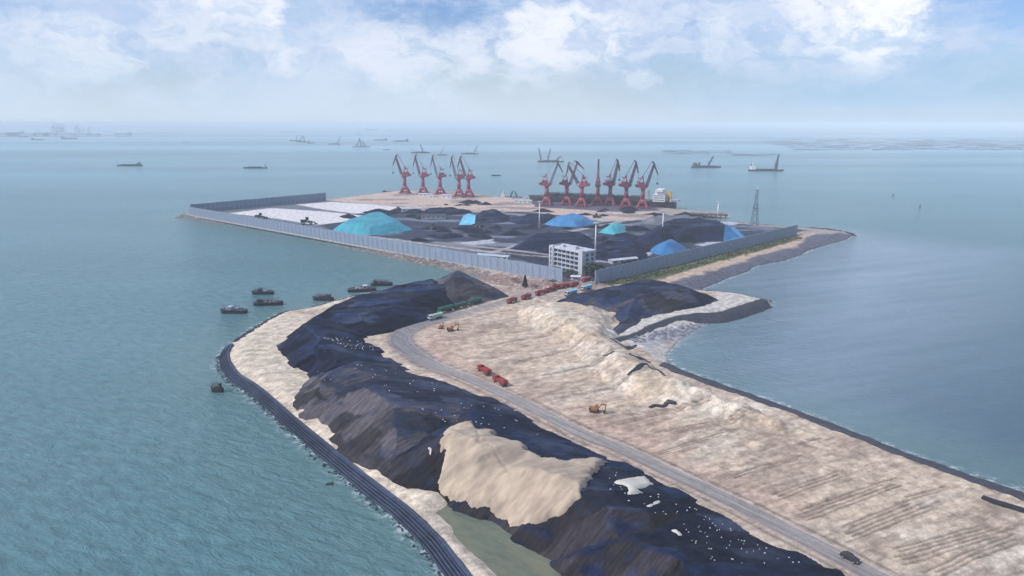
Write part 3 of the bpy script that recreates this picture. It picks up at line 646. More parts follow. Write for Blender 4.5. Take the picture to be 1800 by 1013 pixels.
# ------------------------------------------------------------------ height raster of the near spit, to rest things on
RX, RY = np.arange(-200, 340, 1.0), np.arange(85, 580, 1.0)
RXX, RYY = np.meshgrid(RX, RY)
HM = ground_h(RXX.ravel(), RYY.ravel()).reshape(RXX.shape)
for fn, (x0, x1, y0, y1), base in HEAPS:
    ix = (RX >= x0) & (RX <= x1); iy = (RY >= y0) & (RY <= y1)
    sub = np.ix_(iy, ix); HM[sub] = np.maximum(HM[sub], fn(RXX[sub].ravel(), RYY[sub].ravel()).reshape(RXX[sub].shape) + base)
def hz(x, y):
    x = np.asarray(x, float); y = np.asarray(y, float)
    i = np.clip((x - RX[0]), 0, len(RX) - 2.001); j = np.clip((y - RY[0]), 0, len(RY) - 2.001)
    i0 = i.astype(int); j0 = j.astype(int); fx = i - i0; fy = j - j0
    return (HM[j0, i0] * (1 - fx) + HM[j0, i0 + 1] * fx) * (1 - fy) + (HM[j0 + 1, i0] * (1 - fx) + HM[j0 + 1, i0 + 1] * fx) * fy
def hit(u, v):
    """first surface point seen at photo pixel (u, v)"""
    a, b = (u - 900) / 1200, (506.5 - v) / 1200
    d = np.array((a, cp + b * sp, -sp + b * cp)); t = np.arange(100, 720, .4)
    x, y, z = d[0] * t, d[1] * t, CAMH + d[2] * t
    k = np.argmax(z <= hz(x, y)); 
    return (x[k], y[k], float(hz(x[k], y[k])))

# ------------------------------------------------------------------ sand spilled over the coal: own thickness on the heap surface
def spill(name, pts, m, label, thick=1.0, edge=2.0, cell=.8, cat='sand spill', seed=90, warp=1.0):
    R = np.array([hit(*p)[:2] for p in pts])
    X, Y = np.meshgrid(np.arange(R[:, 0].min() - 2, R[:, 0].max() + 2, cell), np.arange(R[:, 1].min() - 2, R[:, 1].max() + 2, cell)); x, y = X.ravel(), Y.ravel()
    d = sdist(x + fbm(x, y, 4, 4, seed) * warp, y + fbm(x, y, 4, 4, seed + 1) * warp, R)
    th = np.where(d > 0, thick * np.sqrt(np.clip(d / edge, 0, 1)) * (1 + .35 * fbm(x, y, 8, 3, seed + 2)), d * .6 - .1) + np.where(d > .5, .16 * thick * fbm(-(x * .767 + y * .643) / 6, -x * .643 + y * .767, 3.2, 4, seed + 4) + .22 * thick * fbm(x, y, 12, 4, seed + 6) - .45 * np.exp(-(fbm(x, y, 16, 4, seed + 8) / .035) ** 2), 0)
    F, u = grid_faces(X.shape[1], X.shape[0], (d > -.1).reshape(X.shape)); v = np.stack([x, y, hz(x, y) + th], 1)[u]
    c = hit(sum(p[0] for p in pts) / len(pts), sum(p[1] for p in pts) / len(pts))
    o = tag(np_mesh(name, v, F, m, loc=c), label, cat)
    return o
spill('sand_spill', [(820, 747), (832, 745), (840, 760), (870, 763), (871, 772), (917, 782), (925, 796), (952, 807), (990, 815), (1062, 810), (1052, 821), (1038, 838), (1020, 870), (995, 898), (962, 916), (937, 923), (900, 918), (875, 903), (825, 889), (797, 881), (772, 862), (777, 842), (782, 810), (777, 775), (787, 757)],
      M['sand'], 'large buff sand spill draped over the coal heap down to the pond', 1.5, .9, cell=.55, warp=2.2)
spill('sand_spill', [(1078, 848), (1108, 840), (1135, 838), (1150, 852), (1120, 860), (1128, 866), (1103, 872), (1100, 856)], M['pale_sand'], 'pale ragged sand patch on top of the stockpile right of the large spill', .6, 1.5)
spill('sand_spill', [(1134, 889), (1160, 881), (1162, 884), (1140, 892)], M['pale_sand'], 'thin pale sand streak just below the ragged patch', .5, 1)
spill('sand_spill', [(1179, 932), (1192, 932), (1199, 941), (1190, 942)], M['pale_sand'], 'small pale sand streak furthest down the stockpile', .5, 1)
spill('sand_spill', [(752, 788), (757, 787), (760, 800), (756, 802)], M['pale_sand'], 'tiny pale sand streak left of the large spill', .4, 1, warp=.3)

# ------------------------------------------------------------------ road, laid on its graded bed
def resample(P, step):
    P = [np.array(p, float) for p in P]
    # Catmull-Rom then even steps
    Q = []
    for i in range(len(P) - 1):
        a = P[max(i - 1, 0)]; b = P[i]; c = P[i + 1]; d = P[min(i + 2, len(P) - 1)]
        for t in np.linspace(0, 1, 12, endpoint=False):
            Q.append(.5 * ((2 * b) + (-a + c) * t + (2 * a - 5 * b + 4 * c - d) * t * t + (-a + 3 * b - 3 * c + d) * t ** 3))
    Q.append(P[-1]); Q = np.array(Q); s = np.concatenate([[0], np.cumsum(np.linalg.norm(np.diff(Q, axis=0), axis=1))])
    n = max(2, int(s[-1] / step)); ss = np.linspace(0, s[-1], n)
    return np.stack([np.interp(ss, s, Q[:, 0]), np.interp(ss, s, Q[:, 1])], 1)
def normals(R):
    T = np.gradient(R, axis=0); T /= np.linalg.norm(T, axis=1)[:, None] + 1e-9
    return np.stack([-T[:, 1], T[:, 0]], 1)
def sweep(name, R, prof, m, colr=None, wob=0.0, **kw):
    """prof: list of (offset to the left of travel, z) or function(i)->list"""
    Nn = normals(R); n = len(R); k = len(prof); V = np.zeros((n, k, 3))
    for j, (o, z) in enumerate(prof):
        oo = o + (wob * fbm(R[:, 0], R[:, 1], 6, 3, 5 + j) if wob else 0)
        oo = oo * kw.get('wid', 1.0)
        V[:, j, 0] = R[:, 0] + Nn[:, 0] * oo; V[:, j, 1] = R[:, 1] + Nn[:, 1] * oo
        V[:, j, 2] = z + (wob * .25 * fbm(R[:, 0], R[:, 1], 4, 3, 9 + j) if wob else 0)
    i = np.arange(n * k).reshape(n, k); F = np.stack([i[:-1, :-1], i[:-1, 1:], i[1:, 1:], i[1:, :-1]], -1).reshape(-1, 4)
    V = V.reshape(-1, 3); c = tuple(V.mean(0)) if kw.get('centre', True) else None
    return np_mesh(name, V, F, m, smooth=kw.get('smooth', False), loc=c, colr=colr)
def road_mat():
    m = bpy.data.materials.new('haul_road'); m.use_nodes = True; n = NT(m.node_tree); b = n.n['Principled BSDF']; b.inputs['Roughness'].default_value = .8
    P = n.new('ShaderNodeNewGeometry').outputs['Position']; a = n.new('ShaderNodeAttribute'); a.attribute_name = 'tone'
    f = n.noise(n.mapping(P, rot=(0, 0, rad(50)), scale=(.03, .6, 1)), 1.0, 6, .65)
    k = n.math('MULTIPLY', n.ramp(f, .3, .7, .72, 1.25), n.ramp(n.noise(P, .4, 7, .7), .3, .7, .85, 1.15))
    cc = n.new('ShaderNodeCombineXYZ'); [n.link(k, cc.inputs[i]) for i in range(3)]
    n.link(n.mix(1.0, a.outputs[0], cc.outputs[0], 'MULTIPLY'), b.inputs['Base Color'])
    return m
M['road'] = road_mat()
RR = resample(ROAD_W, 2.0)
offs = [-3.7, -3.2, -2.8, -1.9, -.9, -.3, .6, 1.4, 2.3, 2.9, 3.7]
tone = np.zeros((len(RR), len(offs), 3))
bend = sstep(RR[:, 0], -25, -60)[:, None]
for j, o in enumerate(offs):
    base = np.array((.275, .25, .235)) if abs(o) < 2.85 else np.array((.37, .31, .27))
    if j in (2, 4, 6, 8): base = base * .8
    if j == 9: base = np.array((.20, .15, .15))
    tone[:, j] = base * (1 - .45 * bend) + np.array((.09, .09, .12)) * .45 * bend
wid_ = 1 + .55 * bend[:, 0]
o = sweep('road', RR, [(q, 3.62 + .03 * (1 - abs(q) / 3.7)) for q in offs], M['road'], tone.reshape(-1, 3), wob=0, smooth=True, wid=wid_); tag(o, kind='structure')

# ------------------------------------------------------------------ stepped sea wall (six dark terraces)
def seawall_mat():
    m = mat('sea_wall_lining', (.026, .038, .078), .6, (.055, .068, .11), .15, .7, bump=.05, bscale=.8); return m
WL = resample(poly([(905, 1200), (850, 1103), (784, 1013), (747, 963), (692, 908), (642, 868), (562, 801), (502, 749), (442, 694), (405, 669), (389, 645), (387, 628), (395, 613)], 0), 1.2)
w_in = 11.0
prof = [(2.2, -2.0), (1.2, -.6)]
for k in range(5):
    x = .4 - k * .80; prof += [(x, -.1 + k * .52), (x - .10, .50 + k * .52), (x - .42, .56 + k * .52), (x - .50, .22 + k * .52)]
prof += [(-3.9, 2.75), (-4.5, 2.7), (-5.0, 1.6)]
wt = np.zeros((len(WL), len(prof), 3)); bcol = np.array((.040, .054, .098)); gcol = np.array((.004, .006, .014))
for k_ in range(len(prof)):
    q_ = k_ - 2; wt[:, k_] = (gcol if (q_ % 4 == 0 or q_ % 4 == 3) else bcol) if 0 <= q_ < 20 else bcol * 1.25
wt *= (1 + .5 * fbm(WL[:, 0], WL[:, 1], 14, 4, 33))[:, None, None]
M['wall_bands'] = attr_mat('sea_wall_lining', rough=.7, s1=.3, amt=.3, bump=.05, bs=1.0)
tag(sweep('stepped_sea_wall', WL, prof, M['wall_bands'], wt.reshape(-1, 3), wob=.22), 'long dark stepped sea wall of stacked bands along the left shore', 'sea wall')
tag(sweep('sea_wall', resample(poly([(1168, 645), (1200, 660), (1262, 682), (1330, 706), (1430, 743), (1520, 778), (1600, 810), (1700, 846), (1800, 880), (2100, 985), (2600, 1170)], 2), 1.5)[::-1],
    [(3.6, 3.0), (2.6, 4.2), (.8, 4.5), (-1.4, 3.9), (-3.8, 2.6), (-6.0, 1.2), (-8.5, -.2), (-10.5, -1.4)], M['darkrock'], wob=1.1), 'dark rubble sea wall running along the right shore of the sand field', 'sea wall')
tag(sweep('sea_wall', resample(poly([(1085, 606), (1120, 596), (1160, 577), (1210, 562), (1270, 557), (1310, 545), (1345, 533)], 2), 1.5),
    [(5.0, 2.4), (3.6, 4.5), (1.2, 4.9), (-1.5, 3.6), (-4.5, 1.2), (-7, -.8)], M['darkrock'], wob=1.3), 'short dark rubble bank edging the pale right spit', 'rubble bank')
tag(sweep('ditch_liner', resample(poly([(1727, 872), (1750, 880), (1775, 887), (1830, 905)], 4.5), 1.0), [(1.2, 4.0), (.9, 4.5), (-.9, 4.5), (-1.2, 4.0)], M['liner'], wob=.3), 'short black lined trench by the right edge of the photo', 'liner strip')
# ------------------------------------------------------------------ exposed black sheet edges in the sand
def strip(pts, wd, label, up=.35, name='plastic_sheet', m=None):
    R = resample(np.array([hit(*p)[:2] for p in pts]), .8); Nn = normals(R); V = []; ws = wd * (.55 + .45 * np.sin(np.linspace(0, math.pi, len(R)))) * (1 + .5 * fbm(R[:, 0], R[:, 1], 3, 2, 4))
    for s_, dz in ((-1.2, -.4), (-.9, up), (0, up + .15), (.9, up), (1.2, -.4)):
        x, y = R[:, 0] + Nn[:, 0] * s_ * ws, R[:, 1] + Nn[:, 1] * s_ * ws; V.append(np.stack([x, y, hz(x, y) + dz], 1))
    V = np.stack(V, 1); n, k = V.shape[:2]; i = np.arange(n * k).reshape(n, k); F = np.stack([i[:-1, :-1], i[:-1, 1:], i[1:, 1:], i[1:, :-1]], -1).reshape(-1, 4)
    V = V.reshape(-1, 3); return tag(np_mesh(name, V, F, m or M['sheet'], loc=tuple(V.mean(0)), smooth=False), label, 'plastic sheet')
strip([(1103, 661), (1118, 650), (1132, 640), (1138, 641)], 1.0, 'black sheet edge forming the left arm of a chevron on the sand')
strip([(1138, 641), (1153, 650), (1168, 661)], .5, 'thin black sheet edge forming the right arm of the chevron')
strip([(1106, 622), (1122, 630), (1143, 637)], .8, 'black sheet edge beside the pale spit corner')
strip([(1060, 626), (1072, 622), (1080, 619)], .6, 'short black sheet edge on the sand plateau')
strip([(1142, 718), (1152, 714), (1166, 715), (1172, 709), (1188, 711)], .9, 'crumpled black sheet lying in the middle of the sand field', .7)
strip([(1074, 596), (1090, 606), (1104, 612), (1118, 608)], 1.6, 'black coal-stained sheet at the neck of the right spit', .4)

# ------------------------------------------------------------------ white sandbags holding the nets down
bagm = MB(); 
prof_b = [(-.38, -.2), (-.3, .12), (0, .2), (.3, .12), (.38, -.2)]
bagm.add([(x * 1.0, y * .6, z) for x, y, z in [(-.5, -.5, -.15), (.5, -.5, -.15), (.5, .5, -.15), (-.5, .5, -.15), (-.38, -.38, .22), (.4, -.34, .2), (.36, .4, .24), (-.4, .36, .2), (0, 0, .32)]],
    [(3, 2, 1, 0), (0, 1, 5, 4), (1, 2, 6, 5), (2, 3, 7, 6), (3, 0, 4, 7), (4, 5, 8), (5, 6, 8), (6, 7, 8), (7, 4, 8)], True)
bag = bagm.build('sandbag', M['bag']); first = True
random.seed(11)
def bags(quad, n, label, group, size=1.0):
    """n bags scattered over an area of the stockpile given by photo corners; none may land off the heap"""
    global first
    Q = [Vector(q) for q in quad]; k = 0; tries = 0
    while k < n and tries < n * 8:
        tries += 1
        s, t = random.random(), random.random(); p = Q[0].lerp(Q[1], s).lerp(Q[3].lerp(Q[2], s), t)
        h = hit(p.x, p.y)
        if h[2] < 5.0: continue
        o = bag if first else bag.copy()
        if not first: col.objects.link(o)
        first = False; q = size * random.uniform(.35, .7); o.location = (h[0], h[1], h[2] + .1); o.rotation_euler = (0, 0, random.uniform(0, 3)); o.scale = (q, q, q)
        tag(o, label, 'sandbag', group); k += 1
bags([(560, 590), (650, 595), (700, 625), (610, 612)], 42, 'small white sandbag on the dotted blue-black heaps by the road bend', 'sandbags near the road bend', 1.0)
bags([(620, 640), (720, 640), (800, 690), (640, 700)], 18, 'small white sandbag on the brownish middle heaps of the stockpile', 'sandbags on the middle heaps', .9)
bags([(700, 700), (880, 715), (960, 770), (740, 740)], 26, 'small white sandbag on the stockpile top above the large sand spill', 'sandbags above the sand spill', .8)
bags([(1060, 820), (1190, 870), (1120, 900), (1060, 850)], 16, 'small white sandbag around the pale ragged sand patch', 'sandbags by the ragged sand patch', .8)
bags([(1120, 880), (1230, 890), (1450, 1005), (1250, 990)], 70, 'small white sandbag on the nearest coal heap beside the road', 'sandbags on the nearest heap', .62)
bags([(530, 640), (600, 660), (560, 690), (520, 650)], 5, 'small white sandbag low on the heap beside the wide sand strip', 'sandbags low on the heap', .8)

# ------------------------------------------------------------------ rocks and scrub (nobody could count them)
def rocks(name, line, width, n, size, m, z0, seed, label, spread_z=.25):
    r = random.Random(seed); R = resample(line, 2.0); Nn = normals(R); mb = MB()
    for _ in range(n):
        k = r.randrange(len(R)); o = r.uniform(-width, width); s = size * r.uniform(.45, 1.3); x, y = R[k] + Nn[k] * o + np.array((r.uniform(-2, 2), r.uniform(-2, 2)))
        z = float(ground_h(np.array([x]), np.array([y]))[0]) if z0 is None else z0; vs = []
        for q in [(-1, -1, -.8), (1, -1, -.8), (1, 1, -.8), (-1, 1, -.8), (-.7, -.7, .6), (.7, -.6, .7), (.6, .7, .5), (-.6, .6, .8)]:
            vs.append((x + q[0] * s * r.uniform(.35, .6), y + q[1] * s * r.uniform(.35, .6), z + q[2] * s * r.uniform(.3, .5) + .1 * s))
        mb.add(vs, [(4, 5, 6, 7), (0, 1, 5, 4), (1, 2, 6, 5), (2, 3, 7, 6), (3, 0, 4, 7)])
    return tag(mb.build(name, m), label, 'rocks', kind='stuff')
rocks('shore_rocks', poly([(315, 380), (400, 392), (480, 404), (560, 420), (620, 433), (700, 451), (780, 468), (850, 484)], 1), 6, 2600, 2.2, M['rock'], None, 1, 'tumbled brown shore rocks below the long left fence')
rocks('shore_rocks', poly([(415, 599), (450, 576), (490, 554), (540, 544), (620, 523)], .6), 1.2, 500, 1.2, M['darkrock'], None, 2, 'dark stones along the water edge of the wide sand strip')
rocks('rubble', poly([(820, 485), (870, 490), (940, 505), (990, 498), (1045, 505)], 3), 12, 1100, 1.6, mat('brick_rubble', (.42, .28, .24), .95, (.22, .17, .17), .2, .7), None, 3, 'reddish and pale rubble scattered on the neck by the gate')
rocks('rubble', poly([(1110, 605), (1160, 592), (1215, 575), (1250, 565)], 2), 4, 260, 1.6, M['greyrock'], None, 4, 'grey rubble on the pale beach of the right spit')
rocks('shore_rocks', poly([(800, 1030), (784, 1013), (747, 963), (692, 908), (642, 868), (562, 801), (502, 749), (442, 694), (405, 669), (389, 645), (387, 628)], 0), .7, 900, .75, M['darkrock'], .0, 7, 'dark stones at the foot of the stepped sea wall')
rocks('shore_rocks', poly([(1240, 514), (1300, 520), (1350, 528)], 1), 1.5, 120, 1.3, M['darkrock'], None, 5, 'dark stones along the outer edge of the right spit')
rocks('shore_rocks', poly([(1300, 394), (1400, 402), (1500, 412)], 1), 4, 300, 2.2, M['darkrock'], None, 6, 'dark stones along the far shore of the eastern point')
def leafy(mb, c, rx, ry, rz_, n, s, r):
    for _ in range(n):
        a, b = r.uniform(0, 6.283), math.acos(r.uniform(-.6, 1)); q = r.uniform(.35, 1) ** .6
        p = Vector((c[0] + rx * q * math.sin(b) * math.cos(a), c[1] + ry * q * math.sin(b) * math.sin(a), c[2] + rz_ * q * math.cos(b)))
        M_ = Matrix.Rotation(r.uniform(0, 6), 3, 'Z') @ Matrix.Rotation(r.uniform(-1.2, 1.2), 3, 'X'); k = s * r.uniform(.6, 1.4)
        mb.add([p + M_ @ Vector(q2) * k for q2 in ((-.5, -.3, 0), (.5, -.4, .1), (.45, .4, 0), (-.4, .5, -.1))], [(0, 1, 2, 3)])
r = random.Random(5); mb = MB()
gl = resample(poly([(1062, 500), (1150, 484), (1250, 458), (1350, 432), (1400, 418)], 3.5), 1.5); gn = normals(gl)
for i in range(900):
    k = r.randrange(len(gl)); o_ = r.gauss(-1, 3.2); x, y = gl[k] + gn[k] * o_
    if fbm(np.array([x]), np.array([y]), 12, 2, 8)[0] < -.35: continue
    z = float(ground_h(np.array([x]), np.array([y]))[0]); leafy(mb, (x, y, z), 1.5, 1.5, r.uniform(.6, 1.8), 14, .8, r)
tag(mb.build('scrub', M['grassm']), 'green scrub and grass on the bank outside the right-hand fence', 'scrub', kind='stuff')
mb = MB()
for i in range(420):
    k = r.randrange(len(gl)); o_ = r.gauss(-.5, 2.6); x, y = gl[k] + gn[k] * o_
    if fbm(np.array([x]), np.array([y]), 9, 2, 18)[0] < 0: continue
    z = float(ground_h(np.array([x]), np.array([y]))[0]); leafy(mb, (x, y, z), 1.3, 1.3, r.uniform(.9, 2.4), 14, .7, r)
tag(mb.build('bushes', M['leafdark']), 'darker bushes among the scrub outside the right-hand fence', 'bushes', kind='stuff')

# ------------------------------------------------------------------ trees on the neck
def tree(x, y, z, h, w_, kind, label, m, n=650, group='trees by the gate'):
    s_leaf = 1.6
    t = empty('tree' if kind != 'shrub' else 'shrub', (x, y, z), label=label, cat='tree' if kind != 'shrub' else 'shrub', group=group)
    r = random.Random(int(x * 10 + y)); tr = MB().tube((0, 0, -.3), (0, 0, h * .45), .035 * h, .02 * h, 7)
    tips = []
    for k in range(6):
        a = k * 1.1; p = (math.cos(a) * w_ * .3, math.sin(a) * w_ * .3, h * r.uniform(.5, .75)); tr.tube((0, 0, h * r.uniform(.2, .42)), p, .014 * h, .006 * h, 5); tips.append(p)
    tr.tube((0, 0, h * .44), (0, 0, h * .85), .02 * h, .006 * h, 5); tr.build('trunk', M['trunk'], t)
    cr = MB()
    if kind == 'cone':
        for k in range(9): f = k / 8; leafy(cr, (0, 0, h * (.18 + .76 * f)), w_ * .5 * (1 - f * .85), w_ * .5 * (1 - f * .85), h * .07, n // 7, h * .085, r)
    else:
        for p in tips + [(0, 0, h * .85)]: leafy(cr, (p[0] * 1.3, p[1] * 1.3, p[2]), w_ * .32, w_ * .32, h * .2, n // 6, h * .11, r)
    cr.build('crown', m, t); return t
def gz(x, y): return float(ground_h(np.array([float(x)]), np.array([float(y)]))[0])
def tr_at(u, v, h, w_, kind, label, m, n=650):
    x, y = at2(u, v, 3.6); tree(x, y, gz(x, y), h, w_, kind, label, m, n)
tr_at(923, 506, 9, 4.6, 'cone', 'dark narrow conical tree standing on the neck left of the gate', M['leafdark'])
tr_at(1042, 487, 11, 11, 'round', 'dark bushy tree at the right corner of the office block', M['leafdark'])
tr_at(1054, 483, 8, 7, 'round', 'smaller dark tree right of the bushy one by the office block', M['leafdark'], 400)
tr_at(972, 501, 4, 5, 'shrub', 'green shrub beside the road between the red trucks and the gate', M['leaf'], 350)
tr_at(905, 497, 3.4, 6, 'shrub', 'olive shrub left of the conical tree', M['grassm'], 350)
tr_at(1003, 487, 6, 9, 'shrub', 'dark shrub at the foot of the office block facade', M['leafdark'], 350)
tr_at(940, 507, 2.4, 5, 'shrub', 'low dark shrub right of the conical tree', M['leafdark'], 300)
for i, (u, v) in enumerate([(895, 450), (912, 452), (928, 455), (944, 458), (958, 460)]):
    tr_at(u, v, 3.5, 12, 'shrub', ['leftmost', 'second', 'middle', 'fourth', 'rightmost'][i] + ' dark clump of the hedge row behind the fence left of the office block', M['leafdark'], 320)

# ------------------------------------------------------------------ dust-screen fences
def fence(line, label, m, H=10.5, sp_=6.5):
    a, b = np.array(line[0]), np.array(line[-1]); L = np.linalg.norm(b - a); ang = math.atan2(b[1] - a[1], b[0] - a[0])
    root = empty('dust_fence', (a[0], a[1], 3.4), ang, label=label, cat='fence')
    n = int(L / sp_); pn = MB(); rb_ = MB()
    for i in range(n):
        x0 = i * L / n + .25; x1 = (i + 1) * L / n - .25; r_ = random.uniform(-.12, .05)
        pn.box(((x0 + x1) / 2, 0, H / 2 + .3 + r_), (x1 - x0, .18, H))
        for k in range(3):
            xx = x0 + (x1 - x0) * (k + .5) / 3; rb_.box((xx, -.17, H / 2 + .3), (.34, .14, H - .3)); rb_.box((xx, .17, H / 2 + .3), (.34, .14, H - .3))
    pn.build('screen_panel', m, root); rb_.build('panel_ribs', M['post'], root)
    post = MB().box((0, 0, H / 2), (.45, .55, H + 1.2)); p0 = post.tube((0, .3, H * .85), (0, 4.2, 0), .14, .14, 4).build('post', M['post'], root)
    for i in range(n + 1):
        o = p0 if i == 0 else p0.copy()
        if i: col.objects.link(o); o.parent = root
        o.location = (i * L / n, 0, .1)
    for z in (.6, H * .5, H): MB().box((L / 2, -.32, z), (L, .14, .28)).build('rail', M['post'], root)
    MB().box((L / 2, 0, -.4), (L + 1, .9, 1.5)).build('footing', M['concrete'], root)
    return root
fence([at2(988, 497, 3.4), at2(333, 378, 3.4)], 'long blue-grey dust screen fence along the left shore of the port', M['fence'], sp_=7.2)
fence([at2(1400, 413, 3.4), at2(1046, 501, 3.4)], 'blue-grey dust screen fence on the right side of the port above the green bank', M['fence'])
fence([at2(336, 376, 3.4), at2(573, 353, 3.4)], 'darker dust screen fence at the far left end of the port', M['fencefar'], 12)

# ------------------------------------------------------------------ office block
ax_, ay_ = at2(967, 472, 3.6); bx_, by_ = at2(1026, 486, 3.6)
L = math.hypot(bx_ - ax_, by_ - ay_); ang = math.atan2(by_ - ay_, bx_ - ax_)
off = empty('office_block', (ax_, ay_, 3.4), ang, label='white five-storey office block with open galleries behind the gate', cat='building')
# local x runs along the facade, facade faces local -y, body goes +y
D = 12.0; FH = 3.7; NF = 5; TH = NF * FH
MB().box((L / 2, D / 2 + 1.0, TH / 2), (L - .4, D, TH)).build('wall', M['steel'], off)
MB().box((L / 2, D / 2 + 1.0, TH + .1), (L + .8, D + .9, .25)).box((L / 2, .75, TH + .75), (L + .8, .3, 1.1)).box((L / 2, D + 1.25, TH + .75), (L + .8, .3, 1.1)).box((-.2, D / 2 + 1, TH + .75), (.3, D, 1.1)).box((L + .2, D / 2 + 1, TH + .75), (.3, D, 1.1)).build('roof', M['offwhite'], off)
MB().box((L * .55, D / 2 + 1, TH + 1.4), (6, 4, 2.4)).box((L * .2, D / 2 + 1, TH + 1.1), (3, 3, 1.8)).build('roof_hut', M['offwhite'], off)
for k in range(1, NF + 1):
    MB().box((L / 2, -.1, k * FH - .12), (L - 9, 1.95, .3)).box((L / 2, -1.0, k * FH + .2 if k < NF else k * FH - .4), (L - 9, .14, .45 if k < NF else .3)).build('gallery', M['offwhite'], off)
nb = 6; x0, x1 = 5.0, L - 5.0
for i in range(nb + 1):
    MB().box((x0 + (x1 - x0) * i / nb, -.88, TH / 2), (.5, .36, TH - .3)).build('column', M['offwhite'], off)
wp = MB().box((0, 0, 0), (4.4, .12, 2.5)).build('window', M['glass'], off); wf = MB().box((0, -.09, 0), (.12, .08, 2.5)).box((0, -.09, .4), (4.4, .08, .1)).box((0, -.09, -1.3), (4.6, .14, .12)).build('frame', M['offwhite'], wp)
fst = True
def win(x, y, z, rz=0, sx=1.0):
    global fst
    if fst: o = wp; fst = False
    else:
        o = wp.copy(); col.objects.link(o); c = wf.copy(); col.objects.link(c); c.parent = o; o.parent = off
    o.location = (x, y, z); o.rotation_euler = (0, 0, rz); o.scale = (sx, 1, 1)
for k in range(NF):
    for i in range(nb): win(x0 + (x1 - x0) * (i + .5) / nb, .93, k * FH + 1.9)
    for y in (3.6, 9.4): win(L - .14, y, k * FH + 1.9, rad(90), .6)
    win(2.2, -1.56, k * FH + 2.0, 0, .35)
MB().box((2.2, -.3, TH / 2 + .6), (4.4, 2.4, TH + 1.2)).build('stair_tower', M['offwhite'], off)
MB().box((L - 2.3, -.5, TH / 2 + .9), (4.4, 2.9, TH + 1.8)).build('stair_tower', M['offwhite'], off)
MB().box((L / 2, .95, 1.3), (2.6, .16, 2.6)).build('door', M['dark'], off)

